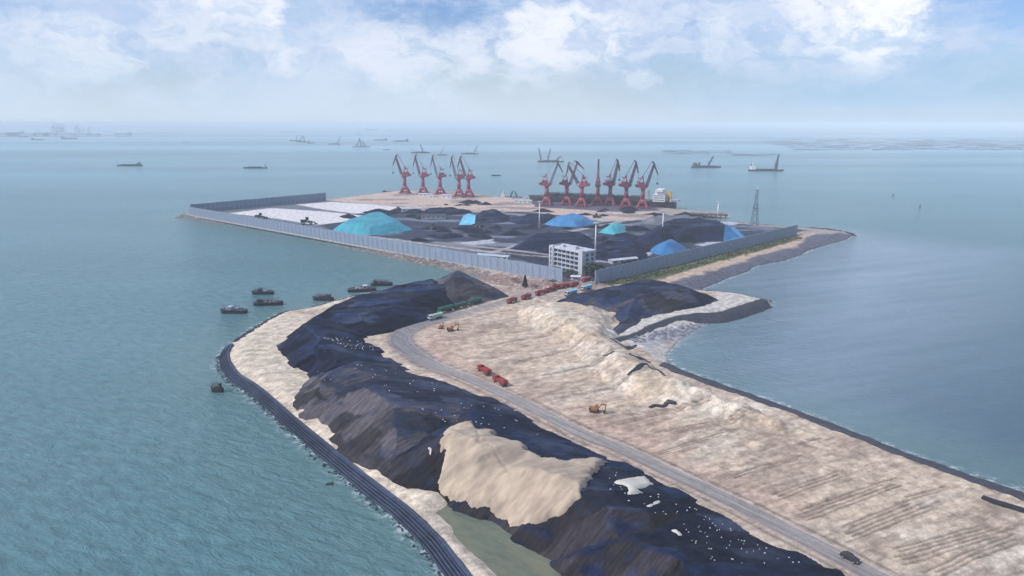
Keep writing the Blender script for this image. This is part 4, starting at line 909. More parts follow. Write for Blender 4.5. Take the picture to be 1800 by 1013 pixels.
# ------------------------------------------------------------------ portal cranes
def portal_crane(lean, reach, label, group, body='pinkred', boom='cranegrey', jib_el=70, fly=-58):
    """lean: world azimuth of the jib in degrees from +X"""
    c = empty('portal_crane', label=label, cat='crane', group=group)
    m1, m2 = M[body], M[boom]; base = MB()
    for sx in (-1, 1):
        for sy in (-1, 1):
            leg = MB().box((sx * 6.6, sy * 6.6, .9), (5.6, 1.4, 1.5)); leg.tube((sx * 6.6, sy * 6.6, 1.4), (sx * 3.0, sy * 3.0, 10.5), 1.7, 1.3, 6)
            lg = leg.build('leg', m1, c)
            bo = MB()
            for q in (-1.8, -.6, .6, 1.8): bo.tube((sx * 6.6 + q, sy * 6.6 - .5, .35), (sx * 6.6 + q, sy * 6.6 + .5, .35), .45, .45, 8)
            bo.build('wheel_truck', M['dark'], lg)
    MB().box((0, -6.6, 2.4), (13.2, 1.2, 1.3)).box((0, 6.6, 2.4), (13.2, 1.2, 1.3)).box((-6.6, 0, 2.9), (1.1, 12, 1.1)).box((6.6, 0, 2.9), (1.1, 12, 1.1)).box((0, 0, 8.0), (9.4, 9.4, 1.2)).build('portal_frame', m1, c)
    MB().tube((0, 0, 6.5), (0, 0, 12.5), 6.4, 3.4, 12).tube((0, 0, 12.4), (0, 0, 26), 2.9, 2.5, 12).tube((0, 0, 26), (0, 0, 28.6), 2.6, 4.8, 12).build('column', m1, c)
    st = MB()
    for k in range(5): st.box((2.9 if k % 2 else -2.9, 0, 14.5 + k * 2.6), (1.6, 3.6, .25))
    st.build('ladder_landing', m2, c)
    up = bpy.data.objects.new('slewing_house', None)
    a = rad(lean); ca, sa = math.cos(a), math.sin(a)
    def W(x, y, z): return (x * ca - y * sa, x * sa + y * ca, z)
    MB().box(W(-1.5, 0, 29.1), (13.5, 8.6, .9), a).box(W(-3.0, 0, 32.4), (8.5, 6.8, 5.8), a).box(W(-3.2, 0, 35.6), (9.1, 7.4, .5), a).build('machinery_house', m1, c)
    MB().box(W(-9.3, 0, 31.2), (3.6, 6.4, 3.6), a).build('counterweight', m2, c)
    cb = MB().box(W(4.4, 3.4, 31.2), (2.6, 2.4, 2.8), a).build('cab', M['offwhite'], c); MB().box(W(5.74, 3.4, 31.5), (.12, 2.0, 1.6), a).build('window', M['glass'], cb)
    am = MB()
    for s_ in (-1, 1): am.tube(W(1.6, s_ * 2.4, 29.4), W(-1.2, s_ * 1.0, 44), .5, .38, 6).tube(W(-6.5, s_ * 2.8, 35.4), W(-1.4, s_ * 1.0, 43.8), .36, .3, 6)
    am.box(W(-1.2, 0, 44), (2.0, 3.0, 1.2), a).box(W(-.4, 0, 38), (.5, 4.0, .5), a)
    am.box(W(-4.2, 0, 41.5), (7.0, 1.4, 1.1), a, M=None).build('mast_frame', m1, c)
    je = rad(jib_el); Lj = 33.0; jx, jz = 4.2 + Lj * math.cos(je), 29.6 + Lj * math.sin(je)
    if abs(jib_el) < 89: MB().lattice(W(4.2, 0, 29.6), W(jx, 0, jz), 4.0, 2.0, 9, .24, up=(0, 0, 1)).tube(W(4.2, 1.5, 29.6), W(jx, .7, jz), .75, .5, 4).tube(W(4.2, -1.5, 29.6), W(jx, -.7, jz), .75, .5, 4).build('jib', m2, c)
    fe = rad(fly); fx, fz = jx + reach * math.cos(fe), jz + reach * math.sin(fe); tx, tz = jx - 5.0 * math.cos(fe + .25), jz - 5.0 * math.sin(fe + .25)
    MB().prism([(tx, tz + .3), (jx + .3, jz + 1.8), (fx + .5, fz + .3), (fx - .5, fz - .5), (jx - 1.2, jz - 1.2), (tx - .3, tz - .4)], W(1, 0, 0), (0, 0, 1), Vector(W(0, 1, 0)) * 2.2).build('fly_jib', m2, c)
    MB().tube(W(tx, .5, tz), W(-1.0, .8, 44.4), .22, .22, 4).tube(W(tx, -.5, tz), W(-1.0, -.8, 44.4), .22, .22, 4).build('tie_rod', m2, c)
    gz_ = fz - 12
    gr = MB().tube(W(fx, .3, fz), W(fx, .3, gz_), .09, .09, 4).tube(W(fx, -.3, fz), W(fx, -.3, gz_), .09, .09, 4).build('hoist_rope', M['dark'], c)
    MB().box(W(fx, 0, gz_), (1.6, 1.6, 1.0), a).tube(W(fx, 0, gz_), W(fx - 1.2, 0, gz_ - 2.2), .5, .9, 6).tube(W(fx, 0, gz_), W(fx + 1.2, 0, gz_ - 2.2), .5, .9, 6).build('grab', M['dark'], c)
    bpy.data.objects.remove(up)
    return c
LG, RG = 'row of five cranes on the left quay', 'row of seven cranes beside the moored bulk carrier'
specL = [(712, 340, 176, 15, 73, -68, 'red portal crane at the left end of the left row, jib leaning left'), (744, 341, 184, 15, 77, -76, 'second red portal crane of the left row, jib up and leaning left'),
         (774, 342, 190, 15, 77, -78, 'red portal crane in the middle of the left row'), (807, 346, 186, 15, 78, -80, 'fourth red portal crane of the left row, its legs touching the next one'), (824, 346, 178, 15, 74, -74, 'red portal crane at the right end of the left row')]
order = ['leftmost red portal crane beside the carrier, jib leaning right', 'second red crane beside the carrier, its jib head meeting the next crane jib', 'third red crane beside the carrier, jib leaning far left', 'fourth red crane beside the carrier with upright jib and pale housing',
         'fifth red crane beside the carrier with almost upright jib', 'sixth red crane beside the carrier, fly jib hanging right', 'rightmost red portal crane, next to the ship bridge']
specR = [(961, 361, 5, 15, 70, -62), (996, 360, 12, 14, 72, -45), (1022, 363, 172, 12, 60, -80), (1050, 361, 95, 12, 78, -60), (1072, 361, 35, 13, 78, -75), (1100, 364, 20, 14, 75, -75), (1129, 366, 12, 15, 73, -68)]
for (u, v, lean, reach, je, fl, lab) in specL:
    c = portal_crane(lean, reach, lab, LG, jib_el=je, fly=(fl if fl < -90 else fl) + 0 if True else fl)
    c.location = at(u, v, 3.7); c.rotation_euler = (0, 0, rad(-4))
for (u, v, lean, reach, je, fl), lab in zip(specR, order):
    c = portal_crane(lean, reach, lab, RG, jib_el=je, fly=fl); c.location = at(u, v, 3.7); c.rotation_euler = (0, 0, rad(-12))

# ------------------------------------------------------------------ hulls and ships
def hull(mb, L, B, H, sheer=.12, draft=1.0, n=14, bow=.22, stern=.08):
    S = []
    for i in range(n + 1):
        t = i / n; x = -L / 2 + L * t
        w = 1.0
        if t > 1 - bow: w = max(.04, 1 - ((t - (1 - bow)) / bow) ** 1.8)
        if t < stern: w = .72 + .28 * t / stern
        z = H * (1 + sheer * (2 * max(0, t - .7)) ** 1.3 * 3 + (.25 * sheer * (max(0, .2 - t) / .2)))
        S.append([(x, -B / 2 * w * .78, -draft), (x + (L * .02 if t > .9 else 0), -B / 2 * w, z), (x + (L * .02 if t > .9 else 0), B / 2 * w, z), (x, B / 2 * w * .78, -draft)])
    vs = [p for s_ in S for p in s_]; fs = []
    for i in range(n):
        for k in range(4):
            a = i * 4 + k; b = i * 4 + (k + 1) % 4; fs.append((a, b, b + 4, a + 4))
    fs += [(0, 3, 2, 1), (n * 4, n * 4 + 1, n * 4 + 2, n * 4 + 3)]
    return mb.add([(p[0], p[1], p[2]) for p in vs], [tuple(reversed(f)) for f in fs])
def ship(u, v, L, rz, kind, label, group='ships and floating cranes on the far water', bridge_at=-1, cranes=(), hm='hull', hb='white', house=1.0, loc=None):
    B = max(5, L * .17); H = max(1.6, L * .045)
    s = empty('ship', loc or at(u, v, 0), rad(rz), label=label, cat='ship', group=group)
    hull(MB(), L, B, H).build('hull', M[hm], s)
    MB().box((0, 0, H + .15 + .04 * L * .3), (L * .62, B * .66, L * .024)).build('hatch_cover', M['dark'], s)
    bx = bridge_at * L * .38; hh = L * .065 * house
    d = MB().box((bx, 0, H + hh / 2), (L * .13, B * .8, hh)).box((bx + L * .005, 0, H + hh * 1.35), (L * .085, B * .7, hh * .7)).box((bx, 0, H + hh * 1.78), (L * .06, B * .9, hh * .16)).build('deckhouse', M[hb], s)
    MB().box((bx + L * .052, 0, H + hh * 1.45), (L * .006, B * .6, hh * .25)).box((bx - L * .042, 0, H + hh * 1.45), (L * .006, B * .6, hh * .25)).build('window', M['glass'], d)
    MB().tube((bx - L * .05 * (1 if bridge_at < 0 else -1), 0, H + hh), (bx - L * .055 * (1 if bridge_at < 0 else -1), 0, H + hh * 2.1), L * .014, L * .012, 8).build('funnel', M['hullblue'] if hb != 'white' else M['orange'], s)
    MB().tube((bx, 0, H + hh * 1.8), (bx, 0, H + hh * 2.9), L * .003, L * .002, 5).tube((L * .42, 0, H), (L * .42, 0, H + hh * 1.4), L * .003, L * .002, 5).build('mast', M['offwhite'], s)
    for (cx, hgt, dirn, el_) in cranes:
        a = rad(el_); top = (cx * L + dirn * hgt * math.cos(a), 0, H + L * .05 + hgt * math.sin(a))
        k = MB().box((cx * L, 0, H + L * .03), (L * .05, B * .45, L * .06)); k.tube((cx * L, 0, H + L * .05), (cx * L - dirn * L * .03, 0, H + L * .05 + hgt * .42), L * .012, L * .008, 6).build('crane_house', M['hullblue'], s)
        MB().lattice((cx * L, 0, H + L * .05), top, L * .035, L * .02, 7, L * .007, up=(0, 1, 0)).build('crane_jib', M['hullblue'], s)
        MB().tube((cx * L - dirn * L * .03, 0, H + L * .05 + hgt * .42), top, L * .003, L * .003, 4).tube(top, (top[0], 0, H + hgt * .35), L * .003, L * .003, 4).build('cable', M['dark'], s)
    return s
# width in photo px / height of jib in px
def S(u, v, wpx, rz, kind, label, cranes=(), **kw):
    k = at(u, v, 0); dep = k[1] * cp + CAMH * sp; Lm = wpx * dep / 1200 * 1.1
    return ship(u, v, Lm, rz, kind, label, cranes=[(a, b * dep / 1200, c, d) for a, b, c, d in cranes], **kw)
S(228, 292, 39, 182, 'cargo', 'low dark cargo barge far left of the port, dark bridge at its right end', hm='hull', hb='hullblue', house=.8)
S(449, 296, 37, 181, 'cargo', 'dark barge with a white wheelhouse right of the first dark cargo barge', hm='hull', house=.8)
S(328, 251, 10, 5, 'cargo', 'tiny dark boat on the open water near the far left islet', hm='hull', hb='hullblue')
S(519, 248, 18, 4, 'crane', 'floating crane ship at the left of the tight far cluster', [(.1, 8, 1, 75)])
S(533, 250, 22, 176, 'crane', 'floating crane ship in the middle of the tight far cluster', [(.2, 10, -1, 60), (-.1, 9, 1, 80)])
S(546, 252, 15, 2, 'cargo', 'small pale ship at the right of the tight far cluster')
S(588, 254, 20, 182, 'crane', 'lone floating crane with its jib raised to the right', [(-.25, 12, -1, 62)])
S(635, 259, 30, 0, 'crane', 'pale wide crane vessel with several derricks', [(-.2, 11, 1, 70), (.0, 13, -1, 80), (.2, 9, -1, 60)], hm='offwhite')
S(631, 237, 9, 0, 'crane', 'faint distant floating crane above the pale wide vessel', [(0, 7, -1, 60)])
S(680, 264, 13, 0, 'cargo', 'small pale rounded vessel below the far barges', house=1.8)
S(669, 247, 22, 178, 'cargo', 'far grey barge left of another grey barge', hm='hullblue', hb='hullblue')
S(705, 249, 25, 182, 'cargo', 'far grey barge right of another grey barge', hb='hullblue')
S(739, 269, 30, 0, 'crane', 'crane ship behind the second left-row crane, thin jib leaning left', [(.12, 13, -1, 72)])
S(777, 273, 18, 0, 'crane', 'crane ship behind the middle left-row crane, jib raised right', [(-.1, 14, 1, 65)])
S(826, 271, 27, 180, 'crane', 'crane ship with a short thick jib at its right end', [(-.28, 13, -1, 68)])
S(968, 285, 42, 180, 'crane', 'crane barge with two raised jibs behind the leftmost carrier crane', [(.38, 20, 1, 80), (.1, 19, -1, 78), (-.25, 9, -1, 45)])
S(872, 309, 15, 0, 'cargo', 'tiny low boat between the two crane rows', hm='hull', hb='hullblue', house=.4)
S(1087, 292, 8, 0, 'cargo', 'tiny dark boat beyond the cranes beside the carrier', hm='hull', hb='hullblue', house=.4)
S(1241, 295, 48, 5, 'crane', 'dark crane ship on the right with its jib slanting right', [(.08, 17, 1, 62), (-.25, 5, 1, 70)], hm='hull', hb='hullblue')
S(1346, 301, 54, -4, 'crane', 'largest crane ship on the right with white deckhouse and tall dark tower', [(.27, 24, 1, 80), (.30, 23, 1, 86)], hm='hull', house=1.5)
for i, (u, v, w_) in enumerate([(461, 227, 10), (690, 229, 12), (655, 228, 22), (715, 228, 8), (790, 226, 16), (808, 224, 8), (837, 221, 8), (122, 243, 26), (66, 245, 20), (42, 240, 16)]):
    S(u, v + 1.5, w_, 0, 'cargo', 'faint ship on the hazy horizon, ' + ['alone far left of the far cluster', 'right of the distant floating crane', 'longest one above the pale crane vessel', 'tiny one right of the longest', 'low long one above the left crane row', 'tiny one right of the low long one', 'furthest right before the carrier cranes',
        'below the distant port gantries', 'low one below the distant port sheds', 'at the left below the distant port sheds'][i], hb='hullblue' if i != 4 else 'white')
# the moored bulk carrier
pa, pb = at2(934, 356, 0), at2(1187, 367.5, 0); Lc = math.hypot(pb[0] - pa[0], pb[1] - pa[1])
bc = empty('bulk_carrier', ((pa[0] + pb[0]) / 2, (pa[1] + pb[1]) / 2, 0), math.atan2(pa[1] - pb[1], pa[0] - pb[0]), label='long dark bulk carrier moored behind the right row of cranes', cat='ship')
hull(MB(), Lc, 30, 10.5, .05, 2.0, 24, .12, .06).build('hull', M['hull'], bc)
for k in range(7): MB().box((Lc * (-.24 + .098 * k), 0, 13.4), (Lc * .08, 22, 5.6)).build('hatch_cover', M['hull'], bc)
dx = -Lc * .40
dh = MB().box((dx, 0, 15.5), (17, 26, 10)).box((dx, 0, 22.5), (13, 20, 4.4)).box((dx, 0, 26.2), (10, 28, 3.0)).build('deckhouse', M['white'], bc)
for k in range(3):
    MB().box((dx, 13.05, 13 + 3 * k), (15, .2, 1.0)).build('window', M['glass'], dh)
MB().box((dx + 5.05, 0, 26.4), (.2, 24, 1.2)).build('window', M['glass'], dh)
MB().box((dx - 13, 0, 18), (6, 7, 15), taper=.85).build('funnel', M['yellow'], bc)
MB().tube((dx - 1, 0, 27), (dx - 1, 0, 36), .9, .4, 6).box((dx - 1, 0, 33), (.5, 7, .5)).build('mast', M['yellow'], bc)
MB().lattice((dx + 17, 0, 10), (dx + 17, 0, 26), 2.2, 1.6, 5, .2).build('deck_crane', M['yellow'], bc)
MB().box((dx - 21, 0, 12.2), (12, 18, 3)).build('stern_house', M['offwhite'], bc)
# white vessel behind the quay between the crane rows
ship(0, 0, 46, 175, 'cargo', 'white vessel moored behind the quay between the two crane rows', bridge_at=1, hm='offwhite', hb='white', house=1.6, cranes=[(-.1, 9, 1, 70), (.1, 9, -1, 70)], loc=at(903, 349.5, 0))
ship(0, 0, 32, 5, 'cargo', 'small dark vessel at the left end of the left crane row', hm='hull', hb='hullblue', house=.6, loc=at(688, 338.5, 0))
# buoys
for u, v, lab in ((1570, 345, 'small dark buoy on the right water, upper of the two'), (1617, 365, 'small dark buoy on the right water, lower of the two')):
    b = empty('buoy', at(u, v, 0), label=lab, cat='buoy', group='two buoys'); MB().tube((0, 0, -.5), (0, 0, 1.0), 1.3, 1.1, 10).build('float', M['hull'], b); MB().lattice((0, 0, 1), (0, 0, 4.2), 1.3, .5, 3, .09).build('frame', M['hull'], b)

# ------------------------------------------------------------------ work boats near the sand strip
def boat(u, v, wpx, rz, style, label):
    k = at(u, v, 0); dep = k[1] * cp + CAMH * sp; L = wpx * dep / 1200; L *= 1.06; B = L * .36; H = 2.0
    b = empty('work_boat', k, rad(rz), label=label, cat='boat', group='work boats moored off the sand strip')
    hull(MB(), L, B, H, .22, .6, 16, .16, .10).build('hull', M['hull'], b)
    g = MB()
    for s_ in (-1, 1): g.box((-L * .04, s_ * B * .47, H + .25), (L * .62, .14, .4))
    g.box((0, 0, H + .02), (L * .7, B * .84, .12)).build('bulwark', M['dark'], b)
    r = random.Random(int(u)); 
    hx = -L * .30 if style % 2 else L * .12
    d = MB().box((hx, 0, H + 1.1), (L * .14, B * .6, 2.0)).box((hx, 0, H + 2.2), (L * .18, B * .72, .2)).build('wheelhouse', M['steel'] if style in (0, 4) else M['dark'], b)
    MB().box((hx + L * .0705, 0, H + 1.5), (.06, B * .45, .6)).box((hx, -B * .303, H + 1.5), (L * .09, .06, .6)).build('window', M['glass'], d)
    fr = MB()
    xs_ = [-L * .18, -L * .02, L * .16, L * .30]
    for x in xs_:
        for s_ in (-1, 1): fr.tube((x, s_ * B * .4, H), (x, s_ * B * .4, H + 2.1), .09, .09, 5)
        fr.tube((x, -B * .4, H + 2.1), (x, B * .4, H + 2.1), .08, .08, 5)
    for s_ in (-1, 1): fr.tube((xs_[0], s_ * B * .4, H + 2.1), (xs_[-1], s_ * B * .4, H + 2.1), .08, .08, 5)
    fr.build('awning_frame', M['dark'], b)
    if style in (3, 5): MB().box((L * .05, 0, H + 2.28), (L * .5, B * .8, .1)).build('awning', M['hullblue'], b)
    cargo = MB()
    for q in range(9): cargo.box((L * r.uniform(-.2, .32), B * r.uniform(-.28, .28), H + .5), (r.uniform(.6, 1.5), r.uniform(.6, 1.3), r.uniform(.5, 1.2)), r.uniform(0, 3))
    cargo.build('deck_gear', M['rock'] if style % 2 else M['steel'], b)
    MB().tube((L * .36, 0, H), (L * .37, 0, H + 3.4), .09, .05, 5).tube((-L * .36, 0, H), (-L * .42, 0, H + 2.6), .08, .05, 5).build('mast', M['dark'], b)
    return b
for i, (u, v, w_, rz, lab) in enumerate([(411, 550, 43, 178, 'dark work boat nearest the camera of those off the sand strip'), (472, 536, 46, 6, 'dark work boat with raised bow just right of the nearest one'), (462, 517, 35, 182, 'dark work boat furthest left in the upper row'),
        (568, 528, 34, 176, 'single dark work boat in the middle gap, close to the sand strip'), (636, 512, 45, 10, 'work boat with open frames lashed to the rightmost one'), (671, 502, 35, 4, 'rightmost work boat with a flat awning roof')]):
    boat(u, v, w_, rz, i, lab)
sb = boat(382, 689, 21, 170, 1, 'small dark boat alone beside the head of the stepped sea wall'); 
tag(MB().add([(-1.7, -.9, -.6), (1.9, -.7, -.6), (1.6, 1.0, -.6), (-1.4, 1.1, -.6), (-.9, -.5, .7), (1.0, -.4, .5), (.9, .5, .8), (-.8, .5, .45)], [(4, 5, 6, 7), (0, 1, 5, 4), (1, 2, 6, 5), (2, 3, 7, 6), (3, 0, 4, 7)]).build('boulder', M['darkrock'], loc=at(579, 852, 0)), 'dark boulder in the surf beside the stepped sea wall', 'boulder')

# ------------------------------------------------------------------ trucks and machines
def wheels(p, xs_, y, r_, w_=.5):
    for x in xs_:
        for s_ in (-1, 1):
            wh = MB().tube((0, -w_ / 2, 0), (0, w_ / 2, 0), r_, r_, 14).build('wheel', M['black'], p, loc=(x, s_ * y, r_)); MB().tube((0, -w_ / 2 - .03, 0), (0, w_ / 2 + .03, 0), r_ * .45, r_ * .45, 8).build('rim', M['steel'], wh)
def truck(body, tarp=None, load=True):
    t = empty('dump_truck'); b = M[body]
    MB().box((0, 0, .95), (9.0, .9, .35)).box((-3.0, 0, .75), (3.6, 2.2, .3)).build('chassis', M['dark'], t)
    c = MB().prism([(0, .9), (2.1, .9), (2.1, 2.1), (1.85, 3.1), (0, 3.15)], (1, 0, 0), (0, 0, 1), (0, 2.45, 0), (2.6, 0, 0)).build('cab', b, t)
    MB().box((4.66, 0, 2.55), (.1, 2.1, .8), M=Matrix.Rotation(0.0, 3, 'Y')).box((3.7, 1.24, 2.4), (1.1, .06, .75)).box((3.7, -1.24, 2.4), (1.1, .06, .75)).build('window', M['glass'], c)
    MB().box((4.78, 0, 1.05), (.3, 2.5, .5)).build('bumper', M['dark'], t)
    for s_ in (-1, 1): MB().box((4.92, s_ * .95, 1.2), (.08, .3, .22)).build('headlight', M['white'], t)
    o = MB()
    o.box((-1.4, 0, 1.4), (6.9, 2.5, .2)).box((-1.4, 1.24, 2.2), (6.9, .12, 1.5)).box((-1.4, -1.24, 2.2), (6.9, .12, 1.5)).box((2.0, 0, 2.4), (.14, 2.5, 1.9)).box((-4.85, 0, 2.2), (.14, 2.5, 1.5))
    for k in range(6):
        for s_ in (-1, 1): o.box((-4.3 + k * 1.2, s_ * 1.34, 2.2), (.14, .1, 1.4))
    bd = o.build('dump_body', b, t)
    if tarp:
        tp = MB(); n = 10
        vs = [(-4.9 + 6.9 * i / n, y, 2.98 + (0.55 if abs(y) < .1 else 0) + .12 * math.sin(i * 2.1 + y)) for i in range(n + 1) for y in (-1.34, 0, 1.34)]
        fs = [(i * 3 + k, (i + 1) * 3 + k, (i + 1) * 3 + k + 1, i * 3 + k + 1) for i in range(n) for k in (0, 1)]
        tp.add(vs, [tuple(f) for f in fs]).box((-1.4, 1.36, 2.5), (6.9, .06, .9)).box((-1.4, -1.36, 2.5), (6.9, .06, .9)).build('tarpaulin', M[tarp], t)
    elif load:
        MB().add([(-4.7, -1.1, 2.3), (1.9, -1.1, 2.3), (1.9, 1.1, 2.3), (-4.7, 1.1, 2.3), (-3.0, 0, 3.0), (.4, 0, 2.9)], [(0, 1, 5, 4), (1, 2, 5), (2, 3, 4, 5), (3, 0, 4)]).build('load', M['red_dark'] if body == 'red' else M['coal_dark'], bd)
    wheels(t, (3.4, -2.2, -3.6), 1.05, .52)
    t['category'] = 'truck'
    return t
def dirof(u0, v0, u1, v1, z=3.6):
    a, b = at2(u0, v0, z), at2(u1, v1, z); return math.atan2(b[1] - a[1], b[0] - a[0])
tr_red = truck('red'); tr_red['group'] = 'red dump trucks'
rd = [(851, 656, dirof(890, 680, 840, 652), 'bright red dump truck beside the road, the front one of the pair'), (879, 675, dirof(890, 680, 840, 652), 'red dump truck close behind the bright one beside the road'),
      (900, 532, dirof(890, 535, 925, 522), 'red dump truck at the near end of the queue below the gate'), (925, 525, dirof(890, 535, 925, 522), 'brighter red dump truck, second in the queue below the gate'), (950, 518, dirof(930, 524, 960, 515), 'red dump truck, third in the queue below the gate'), (966, 513, dirof(930, 524, 960, 515), 'dark red dump truck, fourth in the queue below the gate'), (993, 506, dirof(930, 524, 960, 515), 'red dump truck right of the green shrub below the gate'),
      (978, 508, dirof(960, 512, 990, 504), 'red dump truck parked by the green shrub below the gate'), (1009, 504, dirof(1000, 507, 1020, 500), 'dark red dump truck behind the blue-covered truck'), (1030, 496, dirof(1015, 500, 1032, 493), 'dark red dump truck just outside the gate opening')]
for i, (u, v, rz, lab) in enumerate(rd):
    x, y = at2(u, v, 3.6); place(tr_red, i > 0, (x, y, gz(x, y) + .05), rz, lab, .98)
tr_g = truck('green', 'green_tarp'); tr_g['group'] = 'green covered trucks by the road'
gd = [(783, 549, 'green covered truck at the near end of the covered row'), (809, 542, 'dark green covered truck in the middle of the covered row'), (834, 535, 'dark green covered truck at the far end of the row')]
for i, (u, v, lab) in enumerate(gd):
    x, y = at2(u, v, 3.6); place(tr_g, i > 0, (x, y, gz(x, y) + .05), dirof(770, 553, 835, 535) + (.0 if i % 2 else math.pi), lab, 1.15)
tr_l = truck('offwhite', 'lightgreen'); tr_l['group'] = 'light trucks'; x, y = at2(765, 561, 3.6); place(tr_l, False, (x, y, gz(x, y) + .05), dirof(785, 556, 750, 565), 'white truck with a pale green tarpaulin at the road bend', 1.05)
tr_b = truck('offwhite', 'aqua'); tr_b['group'] = 'blue covered trucks'; x, y = at2(1003, 519, 3.6); place(tr_b, False, (x, y, gz(x, y) + .05), dirof(1030, 512, 995, 522), 'blue-covered truck with a white cab beside the dark spit heap', 1.15)
x, y = at2(1030, 511, 3.6); place(tr_b, True, (x, y, gz(x, y) + .05), dirof(1030, 512, 995, 522), 'second blue-covered truck behind the first blue-covered truck', 1.05)

def excavator(body='orange'):
    e = empty('excavator'); b = M[body]
    for s_ in (-1, 1):
        MB().prism([(-2.1, .3), (-1.7, 0), (1.7, 0), (2.1, .3), (2.1, .75), (1.6, 1.0), (-1.6, 1.0), (-2.1, .75)], (1, 0, 0), (0, 0, 1), (0, .6, 0), (0, s_ * 1.25, 0)).build('track', M['black'], e)
    MB().box((-.4, 0, 1.75), (4.0, 2.7, 1.2)).box((-2.1, 0, 1.8), (.9, 2.7, 1.4)).box((0, 0, 1.05), (1.6, 1.6, .4)).build('house', b, e)
    c = MB().box((.9, .8, 2.6), (1.5, 1.05, 1.7)).build('cab', b, e); MB().box((1.68, .8, 2.75), (.06, .85, 1.1)).box((.9, 1.35, 2.75), (1.1, .06, .9)).build('window', M['glass'], c)
    MB().prism([(1.2, 1.9), (3.4, 5.0), (5.6, 4.7), (5.6, 4.3), (3.6, 4.3), (1.7, 1.6)], (1, 0, 0), (0, 0, 1), (0, .5, 0), (0, -.3, 0)).build('boom', b, e)
    MB().prism([(5.2, 5.0), (5.8, 4.8), (5.4, 1.6), (5.0, 1.7)], (1, 0, 0), (0, 0, 1), (0, .4, 0), (0, -.3, 0)).build('arm', b, e)
    MB().prism([(5.5, 1.7), (4.9, 1.8), (4.2, 1.2), (4.3, .4), (5.0, .2), (5.5, .8)], (1, 0, 0), (0, 0, 1), (0, 1.2, 0), (0, -.3, 0)).build('bucket', M['dark'], e)
    e['category'] = 'excavator'; e['group'] = 'excavators on the sand'; return e
ex = excavator()
for i, (u, v, rz, lab) in enumerate([(792, 582, .1, 'orange excavator on the sand inside the road bend'), (775, 578, 1.3, 'small orange excavator left of the other one inside the road bend'), (1045, 725, -.3, 'brown excavator working in the middle of the sand field')]):
    h = hit(u, v); place(ex, i > 0, (h[0], h[1], h[2]), rz, lab, [.85, .65, .85][i])
def loader():
    e = empty('wheel_loader')
    MB().box((-1.6, 0, 1.9), (3.4, 2.2, 1.5)).box((1.2, 0, 1.4), (2.0, 1.6, .9)).build('body', M['dark'], e)
    c = MB().box((.1, 0, 3.1), (1.6, 1.6, 1.7)).build('cab', M['dark'], e); MB().box((.93, 0, 3.2), (.06, 1.3, 1.0)).build('window', M['glass'], c)
    for s_ in (-1, 1): MB().tube((1.0, s_ * .7, 2.0), (4.0, s_ * .7, .9), .2, .18, 5).build('lift_arm', M['dark'], e)
    MB().prism([(3.8, .2), (5.2, .1), (5.3, .3), (4.3, .6), (4.0, 1.5), (3.7, 1.5)], (1, 0, 0), (0, 0, 1), (0, 3.0, 0)).build('bucket', M['dark'], e)
    wheels(e, (-2.0, 1.9), 1.2, .85, .6); e['category'] = 'loader'; e['group'] = 'loaders working in the port'; return e
ld = loader()
for i, (u, v, rz, s_, lab) in enumerate([(540, 395, .3, 2.2, 'large dark wheel loader on the edge of the nearer white lot'), (458, 385, .1, 1.9, 'dark wheel loader at the left corner of the nearer white lot'), (761, 404, 2.0, 1.8, 'dark wheel loader right of the big teal covered heap'), (700, 372, 1.0, 1.6, 'dark wheel loader at the right tip of the farther white lot'),
        (1048, 383, .5, 1.4, 'dark wheel loader on the sandy ground behind the bright blue covered heap'), (842, 400, 2.5, 1.5, 'dark wheel loader in front of the peaked black heap'), (735, 385, 1.6, 1.7, 'dark wheel loader behind the big teal covered heap')]):
    x, y = at2(u, v, 3.6); place(ld, i > 0, (x, y, gz(x, y)), rz, lab, s_)
# the car on the road
car = empty('car', (0, 0, 0), label='small black car driving on the haul road near the bottom right', cat='car')
MB().prism([(-2.2, .35), (-2.25, .95), (-1.9, 1.1), (-1.2, 1.12), (.7, 1.12), (1.9, .95), (2.2, .7), (2.2, .35)], (1, 0, 0), (0, 0, 1), (0, 1.8, 0)).build('body', M['black'], car)
cb = MB().add([(-1.8, -.82, 1.08), (1.0, -.82, 1.08), (1.0, .82, 1.08), (-1.8, .82, 1.08), (-1.3, -.65, 1.62), (.3, -.65, 1.62), (.3, .65, 1.62), (-1.3, .65, 1.62)], [(4, 5, 6, 7), (0, 1, 5, 4), (1, 2, 6, 5), (2, 3, 7, 6), (3, 0, 4, 7)]).build('cabin', M['black'], car)
MB().add([(.98, -.7, 1.14), (.98, .7, 1.14), (.36, .58, 1.6), (.36, -.58, 1.6)], [(0, 1, 2, 3)]).build('windscreen', M['glass'], cb)
for s_ in (-1, 1):
    MB().box((2.2, s_ * .65, .72), (.08, .35, .18)).build('headlight', M['white'], car)
    MB().box((-2.25, s_ * .65, .85), (.08, .3, .16)).build('tail_light', M['red'], car)
wheels(car, (1.35, -1.35), .85, .34, .25)
cx_, cy_ = at2(1494, 984, 3.7); car.location = (cx_, cy_, 3.68); car.rotation_euler = (0, 0, dirof(1535, 1011, 1475, 979) + math.pi); car.scale = (1.1,) * 3

